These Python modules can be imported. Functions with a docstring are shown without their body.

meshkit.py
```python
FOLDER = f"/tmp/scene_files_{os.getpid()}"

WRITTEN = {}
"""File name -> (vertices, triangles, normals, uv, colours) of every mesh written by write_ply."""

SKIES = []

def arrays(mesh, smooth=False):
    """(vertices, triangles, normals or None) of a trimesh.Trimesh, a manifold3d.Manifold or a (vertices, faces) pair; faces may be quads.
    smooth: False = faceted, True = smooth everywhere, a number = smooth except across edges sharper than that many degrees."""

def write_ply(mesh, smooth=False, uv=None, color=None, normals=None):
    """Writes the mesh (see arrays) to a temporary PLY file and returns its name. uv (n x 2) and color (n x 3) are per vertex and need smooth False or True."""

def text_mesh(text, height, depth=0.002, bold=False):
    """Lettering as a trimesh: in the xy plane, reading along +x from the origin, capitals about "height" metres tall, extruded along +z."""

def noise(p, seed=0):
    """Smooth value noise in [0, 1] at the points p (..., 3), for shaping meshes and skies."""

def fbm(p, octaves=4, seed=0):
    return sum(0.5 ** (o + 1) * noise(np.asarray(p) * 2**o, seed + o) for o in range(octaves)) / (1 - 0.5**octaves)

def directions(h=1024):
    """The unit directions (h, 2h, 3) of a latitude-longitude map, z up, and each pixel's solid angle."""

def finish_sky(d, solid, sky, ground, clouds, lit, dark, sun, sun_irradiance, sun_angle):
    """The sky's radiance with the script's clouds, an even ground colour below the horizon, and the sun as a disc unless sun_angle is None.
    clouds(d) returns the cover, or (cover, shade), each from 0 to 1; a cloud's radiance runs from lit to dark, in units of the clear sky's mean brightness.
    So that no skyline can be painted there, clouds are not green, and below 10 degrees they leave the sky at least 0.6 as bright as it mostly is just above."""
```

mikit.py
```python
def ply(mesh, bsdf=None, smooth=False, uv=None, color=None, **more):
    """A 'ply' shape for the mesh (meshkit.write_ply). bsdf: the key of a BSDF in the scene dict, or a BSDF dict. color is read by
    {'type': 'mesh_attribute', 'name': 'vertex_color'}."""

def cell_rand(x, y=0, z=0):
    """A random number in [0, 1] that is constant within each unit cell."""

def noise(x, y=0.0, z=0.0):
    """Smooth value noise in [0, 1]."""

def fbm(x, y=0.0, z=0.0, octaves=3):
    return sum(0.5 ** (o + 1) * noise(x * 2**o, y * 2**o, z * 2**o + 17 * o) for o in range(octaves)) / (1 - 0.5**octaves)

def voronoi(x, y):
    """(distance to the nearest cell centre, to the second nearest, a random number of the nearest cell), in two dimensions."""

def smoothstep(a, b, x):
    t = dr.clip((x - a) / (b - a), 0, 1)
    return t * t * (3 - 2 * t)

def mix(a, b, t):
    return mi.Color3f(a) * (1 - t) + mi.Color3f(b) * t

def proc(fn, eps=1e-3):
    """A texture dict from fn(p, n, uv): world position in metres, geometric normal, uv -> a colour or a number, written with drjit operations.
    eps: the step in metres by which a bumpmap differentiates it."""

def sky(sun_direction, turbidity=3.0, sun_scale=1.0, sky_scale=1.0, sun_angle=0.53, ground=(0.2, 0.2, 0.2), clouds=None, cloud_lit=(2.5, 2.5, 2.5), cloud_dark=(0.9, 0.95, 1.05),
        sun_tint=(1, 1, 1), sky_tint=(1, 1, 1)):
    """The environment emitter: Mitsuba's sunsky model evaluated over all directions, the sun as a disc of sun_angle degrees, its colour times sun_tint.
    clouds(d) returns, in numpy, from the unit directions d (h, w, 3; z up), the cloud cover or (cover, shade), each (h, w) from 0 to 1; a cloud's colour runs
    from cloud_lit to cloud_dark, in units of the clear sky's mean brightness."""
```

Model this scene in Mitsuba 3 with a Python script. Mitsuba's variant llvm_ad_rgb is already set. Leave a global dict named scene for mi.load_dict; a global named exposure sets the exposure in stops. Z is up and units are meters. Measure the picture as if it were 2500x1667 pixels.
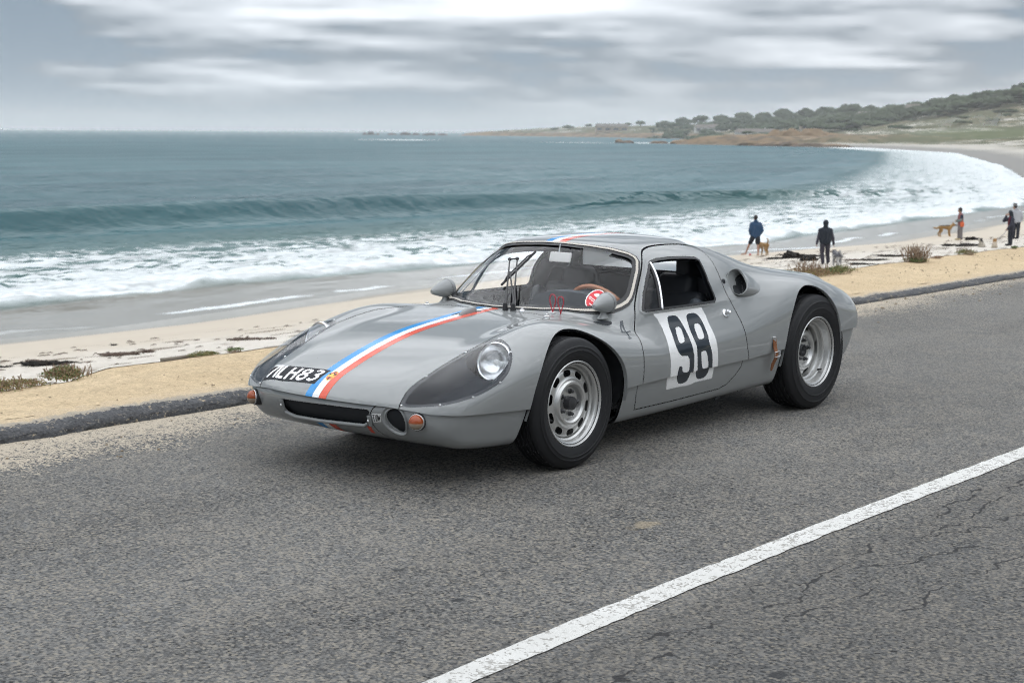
import math
import numpy as np, trimesh, mitsuba as mi, drjit as dr
import mikit, meshkit, manifold3d as m3
import shapely, shapely.ops
from shapely import affinity
from shapely.geometry import Polygon, LineString, Point
from scipy.interpolate import CubicSpline
from scipy.spatial import cKDTree
T = mi.ScalarTransform4f
scene, labels = {}, {}

# ----------------------------------------------------------------------------- camera, sky, exposure
CAM = np.array([0, 0, 1.609])
PITCH, ROLL = math.radians(7.454), math.radians(.343)
FWD = np.array([0, math.cos(PITCH), -math.sin(PITCH)])
UP0 = np.array([0, math.sin(PITCH), math.cos(PITCH)])
UP = -math.sin(ROLL) * np.array([1, 0, 0]) + math.cos(ROLL) * UP0
FOV = math.degrees(2 * math.atan(1250 / 3902.24))
scene['camera'] = {'type': 'thinlens', 'fov': FOV, 'fov_axis': 'x', 'aperture_radius': .0042, 'focus_distance': 7.3, 'near_clip': .05, 'far_clip': 80000.0,
                   'to_world': T().look_at(origin=CAM.tolist(), target=(CAM + FWD).tolist(), up=UP.tolist())}
exposure = 2.0
def clouds(d):
    el = np.degrees(np.arcsin(np.clip(d[..., 2], -1, 1))); az = np.degrees(np.arctan2(d[..., 0], d[..., 1]))
    k = 1 / (d[..., 2] + .07); q = np.stack([d[..., 0] * k * 1.1, d[..., 1] * k * 3.2, 0 * k], -1)
    n = meshkit.fbm(q * .62, 5, 3); m = meshkit.fbm(np.stack([az / 8.5 + .3 * el, el * 1.15, 0 * az], -1), 6, 11); w = meshkit.fbm(np.stack([az / 17, el * .55, 0 * az + 4], -1), 4, 5)
    wt = np.clip((el - 2) / 8, 0, 1); v = m * (1 - wt) + n * wt
    fine = meshkit.fbm(np.stack([az / 2.2 + el, el * 4.2, 0 * az + 9], -1), 4, 21)
    shade = .80 + 1.35 * (v - .5) + .80 * (w - .5) + .38 * (fine - .5)
    shade -= .13 * np.clip(1 - el / .9, 0, 1) ** 1.1                            # a paler, clearer band over the horizon
    shade -= .46 * np.exp(-((az - 1.8) / 7.0) ** 2 - ((el - 5.8) / 2.3) ** 2)    # the thin bright place in the cloud, under the sun
    shade = shade - .80 * np.clip((el - 17) / 40, 0, 1) ** .8
    gap = np.exp(-((az + 18.5) / 3.4) ** 2 - ((el - 2.6) / 1.9) ** 2) + np.exp(-((az - 18.8) / 2.2) ** 2 - ((el - 4.2) / 1.3) ** 2)    # two heavier, bluer banks
    return np.ones_like(el), np.clip(shade + .55 * gap * (.5 + w), 0, 1)
scene['sky'] = mikit.sky((.05, .72, .69), turbidity=3, sun_scale=.006, sun_angle=60, clouds=clouds, cloud_lit=(5.4, 5.6, 5.85), cloud_dark=(.41, .56, .72), sun_tint=(.95, 1, 1.06))
# ----------------------------------------------------------------------------- helpers
def rgb(*c): return {'type': 'rgb', 'value': list(c)}
def principled(color, rough=.5, two=True, **k):
    b = {'type': 'principled', 'base_color': color if isinstance(color, dict) else rgb(*color), 'roughness': rough, **k}
    return {'type': 'twosided', 'b': b} if two else b
def mat(name, d): scene[name] = d
def put(key, mesh, bsdf, smooth=False, M=None, normals=None, **lab):
    """One entry of the scene: a mesh under its key; a key that is taken gets the next number."""
    base, n = key, 0
    while key in scene:
        n += 1; key = f'{base}_{n:03d}'
    if normals is not None:
        d = {'type': 'ply', 'filename': meshkit.write_ply(mesh, normals=normals), 'face_normals': False, 'bsdf': {'type': 'ref', 'id': bsdf}}
    else:
        d = mikit.ply(mesh, bsdf, smooth=smooth)
    if M is not None: d['to_world'] = M
    scene[key] = d
    if lab: labels[key] = lab
    return key
def tag(key, label, category=None, group=None, kind=None):
    d = {'label': label}
    if category: d['category'] = category
    if group: d['group'] = group
    if kind: d['kind'] = kind
    labels[key] = d
def join(ms): return trimesh.util.concatenate(ms)
def box(x0, x1, y0, y1, z0, z1):
    b = trimesh.creation.box(extents=[x1 - x0, y1 - y0, z1 - z0]); b.apply_translation([(x0 + x1) / 2, (y0 + y1) / 2, (z0 + z1) / 2]); return b
def rbox(x0, x1, y0, y1, z0, z1, r, n=12):
    s = m3.Manifold.sphere(r, n)
    return man(m3.Manifold.batch_hull([s.translate([x, y, z]) for x in (x0 + r, x1 - r) for y in (y0 + r, y1 - r) for z in (z0 + r, z1 - r)]))
def man(m):
    q = m.to_mesh(); return trimesh.Trimesh(q.vert_properties[:, :3], q.tri_verts, process=False)
def tube(pts, r, n=8, closed=False, up=None, squash=1.0):
    """A swept tube; r may vary along the path."""
    P = np.asarray(pts, float); R = np.broadcast_to(np.asarray(r, float), (len(P),))
    t = (np.roll(P, -1, 0) - np.roll(P, 1, 0)) if closed else np.gradient(P, axis=0)
    t /= np.maximum(np.linalg.norm(t, axis=1, keepdims=True), 1e-9)
    u = np.array([0, 0, 1.0]) if up is None else np.asarray(up, float)
    if up is None and np.abs(t[:, 2]).max() > .95: u = np.array([.31, .87, .38])
    a = np.cross(t, u); a /= np.maximum(np.linalg.norm(a, axis=1, keepdims=True), 1e-9)
    b = np.cross(a, t)
    th = np.arange(n) / n * 2 * np.pi
    V = (P[:, None] + R[:, None, None] * (np.cos(th)[None, :, None] * a[:, None] + squash * np.sin(th)[None, :, None] * b[:, None])).reshape(-1, 3)
    m = len(P); F = []
    for i in range(m if closed else m - 1):
        k = (i + 1) % m; j = np.arange(n); j2 = (j + 1) % n
        F += [np.stack([i * n + j, i * n + j2, k * n + j2], 1), np.stack([i * n + j, k * n + j2, k * n + j], 1)]
    F = np.vstack(F)
    if not closed:
        c0, c1 = len(V), len(V) + 1; V = np.vstack([V, P[0], P[-1]]); j = np.arange(n); j2 = (j + 1) % n
        F = np.vstack([F, np.stack([j2, j, j * 0 + c0], 1), np.stack([(m - 1) * n + j, (m - 1) * n + j2, j * 0 + c1], 1)])
    return trimesh.Trimesh(V, F, process=False)
def lathe(prof, n=48, a0=0, a1=2 * np.pi):
    """Revolve (radius, height) pairs about z."""
    p = np.asarray(prof, float); full = abs(a1 - a0 - 2 * np.pi) < 1e-6
    th = np.linspace(a0, a1, n + 1)[:n if full else n + 1]
    V = np.stack([p[:, 0][None] * np.cos(th)[:, None], p[:, 0][None] * np.sin(th)[:, None], np.broadcast_to(p[:, 1], (len(th), len(p)))], -1).reshape(-1, 3)
    m = len(p); F = []
    for i in range(n):
        k = (i + 1) % len(th); j = np.arange(m - 1)
        F += [np.stack([i * m + j, k * m + j, k * m + j + 1], 1), np.stack([i * m + j, k * m + j + 1, i * m + j + 1], 1)]
    return trimesh.Trimesh(V, np.vstack(F), process=True)
def xf(m, R=None, t=None):
    m = m.copy()
    if R is not None: M4 = np.eye(4); M4[:3, :3] = R; m.apply_transform(M4)
    if t is not None: m.apply_translation(t)
    return m
def rot(axis, deg):
    return trimesh.transformations.rotation_matrix(math.radians(deg), axis)[:3, :3]
def align(a, b): return trimesh.geometry.align_vectors(a, b)[:3, :3]
def round_poly(pts, it=2):
    """Chaikin smoothing of a closed outline."""
    p = np.asarray(pts, float)
    for _ in range(it):
        q = np.roll(p, -1, 0); p = np.stack([.75 * p + .25 * q, .25 * p + .75 * q], 1).reshape(-1, p.shape[1])
    return p
def sdf(poly, P):
    """Signed distance of 2-D points to closed outlines (negative inside); outlines: one array or (outer, holes...)."""
    polys = poly if isinstance(poly, (list, tuple)) and np.ndim(poly[0]) == 2 else [poly]
    P = np.asarray(P, float); best = np.full(len(P), 1e9); ins = np.zeros(len(P), bool)
    for q in polys:
        A = np.asarray(q, float); B = np.roll(A, -1, 0)
        for a, b in zip(A, B):
            e = b - a; L = e @ e
            if L < 1e-14: continue
            w = P - a; t = np.clip((w @ e) / L, 0, 1); d = w - t[:, None] * e
            best = np.minimum(best, (d * d).sum(1))
            c = (a[1] > P[:, 1]) != (b[1] > P[:, 1])
            with np.errstate(divide='ignore', invalid='ignore'):
                x = a[0] + (P[:, 1] - a[1]) / (b[1] - a[1]) * e[0]
            ins ^= c & (P[:, 0] < x)
    d = np.sqrt(best); return np.where(ins, -d, d)
def polyline_dist(pts, P):
    best = np.full(len(P), 1e9); A = np.asarray(pts, float)
    for a, b in zip(A[:-1], A[1:]):
        e = b - a; t = np.clip(((P - a) @ e) / (e @ e), 0, 1); d = P - a - t[:, None] * e
        best = np.minimum(best, (d * d).sum(1))
    return np.sqrt(best)
# ----------------------------------------------------------------------------- car body surface (car frame: x forward, y left, z up)
def csp(pts):
    a = np.array(pts, float); a = a[np.argsort(a[:, 0])]
    c = CubicSpline(a[:, 0], a[:, 1], bc_type='natural')
    return lambda x: c(np.clip(x, a[0, 0], a[-1, 0]))
def smax(a, b, k):
    h = np.maximum(k - np.abs(a - b), 0) / k
    return np.maximum(a, b) + h * h * k * 0.25
def smin(a, b, k): return -smax(-a, -b, k)
def sstep(a, b, x):
    t = np.clip((x - a) / (b - a), 0, 1); return t * t * t * (t * (6 * t - 15) + 10)
HC = csp([(-3.2, .70), (-2.9, .742), (-2.6, .778), (-2.3, .795), (-2.0, .785), (-1.5, .735), (-1.0, .712), (-.5, .715), (-.2, .703), (.034, .682), (.164, .667), (.365, .638), (.605, .578), (.735, .535), (.852, .490), (.95, .448), (1.1, .37)])
HF = csp([(-3.2, .585), (-2.9, .665), (-2.68, .728), (-2.5, .772), (-2.3, .80), (-2.05, .80), (-1.8, .765), (-1.5, .690), (-1.15, .635), (-.75, .630), (-.5, .655), (-.28, .688), (-.1, .712), (.03, .717), (.15, .706), (.3, .672), (.45, .630), (.635, .562), (.77, .503), (.9, .440), (1.1, .33)])
WW = csp([(-3.2, .63), (-2.9, .715), (-2.6, .762), (-2.3, .778), (-2.0, .775), (-1.6, .763), (-1.2, .757), (-.8, .757), (-.4, .762), (0, .770), (.2, .770), (.5, .762), (.7, .742), (.9, .70), (1.1, .64)])
CU = csp([(-3.2, 1.2), (-2.7, .7), (-2.2, .35), (-1.8, .8), (-1.4, 1.5), (-1.0, 1.7), (-.6, 1.5), (-.2, 1.0), (.2, .8), (.6, 1.2), (1.1, 1.6)])
ZB = csp([(-3.2, .40), (-2.9, .27), (-2.5, .19), (-1.85, .162), (-1.1, .138), (-.4, .128), (.3, .14), (.6, .155), (.8, .182), (.9, .212), (1.0, .27), (1.1, .34)])
RR = csp([(-3.2, .50), (-2.7, .68), (-2.34, .795), (-2.135, .856), (-1.98, .908), (-1.75, .974), (-1.5, 1.030), (-1.33, 1.047), (-1.2, 1.050), (-1.05, 1.048), (-.9, 1.042), (-.77, 1.026), (-.6, .995), (-.4, .94)])
YB = csp([(-3.2, .44), (-2.6, .52), (-2.2, .575), (-1.9, .615), (-1.6, .648), (-1.3, .662), (-1.0, .664), (-.7, .655), (-.45, .64)])
def f_body(x, y, z):
    a = np.abs(y)
    s = sstep(.34, .60, a)
    T = HC(x) - .03 * np.minimum(a, .6) ** 2 + (HF(x) - HC(x)) * s
    zc = .47
    dz = z - zc
    Y = WW(x) - np.where(dz > 0, CU(x) * dz * dz, .75 * dz * dz)
    f = smax(z - T, a - Y, .19)
    f = smax(f, ZB(x) + .03 * np.minimum(a, .7) ** 2 * 0 - z - .012 * 0 - .0, .06)
    nose = x - (1.005 - .26 * a * a - .35 * np.maximum(z - .40, 0) - .9 * np.maximum(.37 - z, 0) ** 1.5)
    f = smax(f, nose, .12)
    tail = -x - (3.02 - .24 * a * a - 1.5 * (z - .53) ** 2)
    f = smax(f, tail, .10)
    R = RR(x) - .16 * a * a
    zz = z - .70
    Yc = YB(x) - .36 * np.maximum(zz, 0) - .6 * np.maximum(zz, 0) ** 2
    c = smax(z - R, a - Yc, .17)
    ws = (x + .275 + .50 * a * a + 1.0 * a ** 4 + 1.60 * (z - .705) - .25 * np.maximum(z - .705, 0) ** 2) / 1.9
    c = smax(c, ws, .035)
    c = np.maximum(c, np.maximum(.58 - z, -2.75 - x))
    notch = np.maximum(np.maximum(a - (.40 - .10 * (x + 1.45)), x + 1.44), .80 - z)
    c = smax(c, -notch, .03)
    return smin(f, c, .03 + .08 * sstep(-.5, -.8, x))
def grad_body(p, e=1e-4):
    g = np.empty_like(p)
    for k in range(3):
        d = np.zeros(3); d[k] = e
        g[:, k] = (f_body(*(p + d).T) - f_body(*(p - d).T)) / (2 * e)
    return g
def body_mesh(h=.0125):
    xs, ys, zs = np.arange(-3.2, 1.1, h), np.arange(-.8625, .8626, h), np.arange(.08, 1.09, h)
    X, Y, Z = np.meshgrid(xs, ys, zs, indexing='ij')
    F = f_body(X, Y, Z)
    ins = F < 0
    # naive surface nets: one vertex per cell that the surface crosses
    c = np.zeros(tuple(n - 1 for n in F.shape), np.int8)
    for i in (0, 1):
        for j in (0, 1):
            for k in (0, 1):
                c += ins[i:i + c.shape[0], j:j + c.shape[1], k:k + c.shape[2]]
    cells = np.argwhere((c > 0) & (c < 8))
    idx = -np.ones(c.shape, np.int64); idx[tuple(cells.T)] = np.arange(len(cells))
    acc, cnt = np.zeros((len(cells), 3)), np.zeros(len(cells))
    corners = [(i, j, k) for i in (0, 1) for j in (0, 1) for k in (0, 1)]
    for A in corners:
        for ax in range(3):
            if A[ax] == 0:
                B = list(A); B[ax] = 1
                fa, fb = F[tuple((cells + A).T)], F[tuple((cells + B).T)]
                m = (fa < 0) != (fb < 0)
                t = fa[m] / (fa[m] - fb[m])
                q = np.tile(np.array(A, float), (m.sum(), 1)); q[:, ax] = t
                acc[m] += q; cnt[m] += 1
    V = np.array([xs[0], ys[0], zs[0]]) + (cells + acc / cnt[:, None]) * h
    quads = []
    for ax in range(3):
        o1, o2 = [np.eye(3, dtype=int)[k] for k in ((ax + 1) % 3, (ax + 2) % 3)]
        sl0 = [slice(1, -1)] * 3; sl1 = [slice(1, -1)] * 3
        sl0[ax] = slice(0, -1); sl1[ax] = slice(1, None)
        a, b = ins[tuple(sl0)], ins[tuple(sl1)]
        e = np.argwhere(a != b); off = np.array([1, 1, 1]); off[ax] = 0
        flip = a[tuple(e.T)]
        e = e + off
        q = np.stack([idx[tuple((e - d).T)] for d in (o1 * 0, o1, o1 + o2, o2)], 1)
        q[~flip] = q[~flip][:, ::-1]
        quads.append(q)
    Q = np.vstack(quads); Q = Q[(Q >= 0).all(1)]
    for _ in range(3):
        g = grad_body(V); V = V - g * (f_body(*V.T) / np.maximum((g * g).sum(1), 1e-9))[:, None].clip(-.02, .02)
    Fa = np.vstack([Q[:, [0, 1, 2]], Q[:, [0, 2, 3]]])
    return V, Fa
def clip(V, F, g):
    """The part of the mesh where the vertex values g are below zero, cut cleanly along g = 0."""
    s = g < 0
    k = s[F].sum(1)
    keep = [F[k == 3]]; newv = []; base = len(V)
    for cnt in (1, 2):
        T = F[k == cnt]
        if not len(T): continue
        lone = s[T] if cnt == 1 else ~s[T]
        r = lone.argmax(1); n = np.arange(len(T))
        a, b, c = T[n, r], T[n, (r + 1) % 3], T[n, (r + 2) % 3]
        tab, tac = g[a] / (g[a] - g[b]), g[a] / (g[a] - g[c])
        pab, pac = V[a] + (V[b] - V[a]) * tab[:, None], V[a] + (V[c] - V[a]) * tac[:, None]
        i0 = base + sum(len(x) for x in newv); newv += [pab, pac]
        ab, ac = i0 + n, i0 + len(T) + n
        keep += [np.stack([a, ab, ac], 1)] if cnt == 1 else [np.stack([ab, b, c], 1), np.stack([ab, c, ac], 1)]
    V2 = np.vstack([V] + newv) if newv else V
    F2 = np.vstack(keep)
    u, inv = np.unique(F2, return_inverse=True)
    return V2[u], inv.reshape(-1, 3)
# ----------------------------------------------------------------------------- the car
CARM = T().translate([-.2588, 8.0521, 0]).rotate([0, 0, 1], -130.17)
CY, CS = math.cos(math.radians(-130.17)), math.sin(math.radians(-130.17))
def car2world(p):
    p = np.asarray(p, float); return np.stack([-.2588 + CY * p[..., 0] - CS * p[..., 1], 8.0521 + CS * p[..., 0] + CY * p[..., 1], p[..., 2]], -1)
def world2car(p):
    p = np.asarray(p, float); a, b = p[..., 0] + .2588, p[..., 1] - 8.0521
    return np.stack([CY * a + CS * b, -CS * a + CY * b, p[..., 2]], -1)
mat('grey_paint', {'type': 'twosided', 'b': {'type': 'plastic', 'diffuse_reflectance': rgb(.505, .518, .518), 'int_ior': 1.62, 'nonlinear': True}})
mat('blue_paint', {'type': 'twosided', 'b': {'type': 'plastic', 'diffuse_reflectance': rgb(.03, .27, .62), 'int_ior': 1.5}})
mat('white_paint', {'type': 'twosided', 'b': {'type': 'plastic', 'diffuse_reflectance': rgb(.84, .84, .835), 'int_ior': 1.5}})
mat('red_paint', {'type': 'twosided', 'b': {'type': 'plastic', 'diffuse_reflectance': rgb(.68, .10, .055), 'int_ior': 1.5}})
mat('dark_vinyl', {'type': 'twosided', 'b': {'type': 'plastic', 'diffuse_reflectance': rgb(.032, .040, .050), 'int_ior': 1.5}})
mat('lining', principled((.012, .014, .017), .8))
mat('trim_black', principled((.018, .018, .02), .45))
mat('cabin_black', principled((.010, .013, .018), .6))
mat('cabin_grey', principled((.040, .050, .060), .6))
mat('chrome', principled((.82, .82, .83), .08, metallic=1.0))
mat('trim_strip', principled((.46, .425, .375), .3, metallic=.3))
mat('satin_silver', principled((.60, .60, .59), .34, metallic=.85))
mat('rubber', principled((.011, .0115, .013), .6, specular=.35))
mat('plate_black', principled((.010, .012, .016), .5, specular=.25))
mat('dark_metal', principled((.075, .075, .08), .38, metallic=.7))
mat('leather', principled((.20, .075, .028), .5))
mat('wood', principled((.34, .13, .06), .28, clearcoat=.8))
mat('screen_glass', {'type': 'thindielectric', 'int_ior': 1.22})
mat('cover_glass', {'type': 'thindielectric', 'int_ior': 1.24, 'specular_transmittance': rgb(.86, .88, .90)})
mat('amber', {'type': 'twosided', 'b': {'type': 'plastic', 'diffuse_reflectance': rgb(.30, .055, .010), 'int_ior': 1.55}})
mat('clear_lens', {'type': 'twosided', 'b': {'type': 'plastic', 'diffuse_reflectance': rgb(.30, .24, .18), 'int_ior': 1.55}})
mat('red_wire', principled((.45, .03, .05), .4))
mat('sticker_red', principled((.62, .03, .04), .4))
CAR = 'racing_coupe'
def cput(part, mesh, bsdf, smooth=False, normals=None, **lab):
    return put(f'{CAR}__{part}', mesh, bsdf, smooth, CARM, normals, **lab)
BV, BF = body_mesh()
BN = grad_body(BV); BN /= np.linalg.norm(BN, axis=1, keepdims=True)
BB = np.hstack([BV, BN])                                                  # position and normal, clipped together
def cut(B, F, g): return clip(B, F, g)
def nrm(B): n = B[:, 3:6]; return n / np.linalg.norm(n, axis=1, keepdims=True)
def off(B, d): return np.hstack([B[:, :3] + nrm(B) * np.reshape(d, (-1, 1)), B[:, 3:6]])
def bput(part, B, F, bsdf, **lab): return cput(part, (B[:, :3], F), bsdf, normals=nrm(B), **lab)
def subdiv(B, F, n=1):
    for _ in range(n):
        e = np.sort(np.vstack([F[:, [0, 1]], F[:, [1, 2]], F[:, [2, 0]]]), 1)
        u, inv = np.unique(e[:, 0].astype(np.int64) * len(B) + e[:, 1], return_inverse=True); u = np.stack([u // len(B), u % len(B)], 1); inv = inv.reshape(3, -1) + len(B)
        B = np.vstack([B, (B[u[:, 0]] + B[u[:, 1]]) / 2]); a, b, c = inv
        F = np.vstack([np.stack([F[:, 0], a, c], 1), np.stack([F[:, 1], b, a], 1), np.stack([F[:, 2], c, b], 1), np.stack([a, b, c], 1)])
        g = grad_body(B[:, :3]); fv = f_body(*B[:, :3].T); B[:, :3] -= g * (fv / np.maximum((g * g).sum(1), 1e-9))[:, None].clip(-.003, .003)
        B[:, 3:6] = g / np.linalg.norm(g, axis=1, keepdims=True)
    return B, F
def subdiv_flat(B, F, n=1):
    for _ in range(n):
        e = np.sort(np.vstack([F[:, [0, 1]], F[:, [1, 2]], F[:, [2, 0]]]), 1)
        u, inv = np.unique(e[:, 0].astype(np.int64) * len(B) + e[:, 1], return_inverse=True); u = np.stack([u // len(B), u % len(B)], 1); inv = inv.reshape(3, -1) + len(B); B = np.vstack([B, (B[u[:, 0]] + B[u[:, 1]]) / 2]); a, b, c = inv
        F = np.vstack([np.stack([F[:, 0], a, c], 1), np.stack([F[:, 1], b, a], 1), np.stack([F[:, 2], c, b], 1), np.stack([a, b, c], 1)])
    return B, F
def region(B, F, box_):
    """Triangles with all corners in the box (x0,x1,y0,y1,z0,z1)."""
    p = B[:, :3]; k = np.ones(len(p), bool)
    for a in range(3): k &= (p[:, a] >= box_[2 * a]) & (p[:, a] <= box_[2 * a + 1])
    f = F[k[F].any(1)]; u, inv = np.unique(f, return_inverse=True); return B[u], inv.reshape(-1, 3)
def on_body(p, d, reach=.25):
    """Move points p along directions d to the body surface (bisection from outside)."""
    p = np.atleast_2d(np.asarray(p, float)); d = np.broadcast_to(np.asarray(d, float), p.shape)
    lo, hi = np.zeros(len(p)), np.zeros(len(p)); t = np.linspace(0, reach, 32); done = np.zeros(len(p), bool)
    for a, b in zip(t[:-1], t[1:]):
        q = p + d * b; h = (f_body(*q.T) < 0) & ~done; lo[h], hi[h] = a, b; done |= h
    for _ in range(16):
        m = (lo + hi) / 2; i = f_body(*(p + d * m[:, None]).T) < 0; hi = np.where(i, m, hi); lo = np.where(i, lo, m)
    return p + d * lo[:, None]
def side(x, z, s=1): q = np.stack(np.broadcast_arrays(x, .9 * s, z), -1).astype(float); return on_body(q, [0, -s, 0], .6)
def top(x, y): q = np.stack(np.broadcast_arrays(x, y, 1.12), -1).astype(float); return on_body(q, [0, 0, -1], .9)
def bn(p):
    g = grad_body(np.atleast_2d(p)); return g / np.linalg.norm(g, axis=1, keepdims=True)

# outlines measured on the car, x along the car and z up, or x and y seen from above
WAIST = np.array([(1.2, .386), (.95, .386), (.886, .366), (.8, .360), (.6, .352), (.36, .340), (-.385, .345), (-.6, .354), (-.8, .360), (-1.24, .369), (-1.54, .375), (-1.74, .388), (-1.95, .40), (-2.3, .42), (-2.6, .44), (-3.2, .44)])
def waist(x): return np.interp(x, WAIST[::-1, 0], WAIST[::-1, 1])
FARCH = round_poly([(.395, .10), (.385, .20), (.362, .33), (.335, .45), (.268, .555), (.165, .637), (.055, .674), (-.055, .674), (-.155, .643), (-.262, .585), (-.338, .510), (-.388, .43), (-.412, .33), (-.42, .20), (-.42, .0), (.42, .0)], 2)
RARCH = round_poly([(-1.885, .10), (-1.888, .24), (-1.893, .385), (-1.925, .52), (-1.995, .632), (-2.075, .703), (-2.16, .734), (-2.236, .738), (-2.318, .720), (-2.40, .679), (-2.475, .602), (-2.535, .510), (-2.562, .42), (-2.575, .3), (-2.59, .0), (-1.88, .0)], 2)
WIN = np.array([(-.672, .706), (-.700, .745), (-.729, .784), (-.802, .858), (-.870, .914), (-.910, .936), (-.978, .945), (-1.104, .947), (-1.228, .942), (-1.33, .934), (-1.350, .920), (-1.337, .879), (-1.325, .814), (-1.334, .743), (-1.336, .717), (-1.315, .703), (-1.156, .702), (-.814, .702), (-.69, .700)])
DOOR = round_poly([(-.535, .30), (-.542, .36), (-.530, .50), (-.560, .575), (-.600, .645), (-.622, .695), (-.655, .745), (-.747, .842), (-.86, .945), (-.92, .985), (-1.00, 1.003), (-1.12, 1.010), (-1.30, 1.007), (-1.42, .994), (-1.475, .972), (-1.478, .92), (-1.458, .842), (-1.462, .734), (-1.484, .658), (-1.488, .592), (-1.493, .513), (-1.507, .457), (-1.535, .374), (-1.55, .30)], 2)
WSH = [(-.247, 0), (-.262, .14), (-.300, .28), (-.385, .425), (-.480, .526), (-.535, .562), (-.580, .580), (-.622, .590), (-.660, .587), (-.70, .573), (-.788, .534), (-.838, .497), (-.848, .470), (-.842, .437), (-.82, .385), (-.795, .29), (-.777, .16)]
WSH = np.array(WSH + [(-.772, 0)] + [(x, -y) for x, y in WSH[:0:-1]])
HOOD = [(.995, .0), (.985, .2), (.955, .38), (.929, .468), (.88, .463), (.767, .473), (.604, .487), (.50, .498), (.37, .511), (.118, .489), (-.06, .455), (-.200, .408), (-.218, .30), (-.205, .15)]
HOOD = np.array([(1.2, 0)] + [(1.2, .47)] + HOOD[3:] + [(-.20, 0)] + [(x, -y) for x, y in HOOD[:2:-1]] + [(1.2, -.47)])
# head-lamp cover, seen along the diagonal direction in which its outline is widest
HLP = np.array([(.930, .470, .391), (.882, .462, .444), (.767, .473, .507), (.687, .477, .538), (.604, .487, .569), (.521, .499, .597), (.432, .506, .625), (.368, .520, .643), (.345, .555, .648), (.369, .622, .632), (.402, .678, .602), (.440, .712, .568),
                (.494, .738, .521), (.557, .743, .484), (.642, .733, .453), (.718, .717, .431), (.797, .684, .413), (.850, .636, .402), (.899, .547, .393)])
HD = np.array([.30, .62, .72]); HD /= np.linalg.norm(HD)
H1 = np.array([1, 0, 0]) - HD[0] * HD; H1 /= np.linalg.norm(H1); H2 = np.cross(HD, H1)
def hl2d(p, s):
    q = p[:, :3] * np.array([1, s, 1]); return np.stack([q @ H1, q @ H2], 1)
HLO = hl2d(HLP, 1); HLO = np.vstack([HLO[:1], round_poly(HLO, 2), ])
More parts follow.
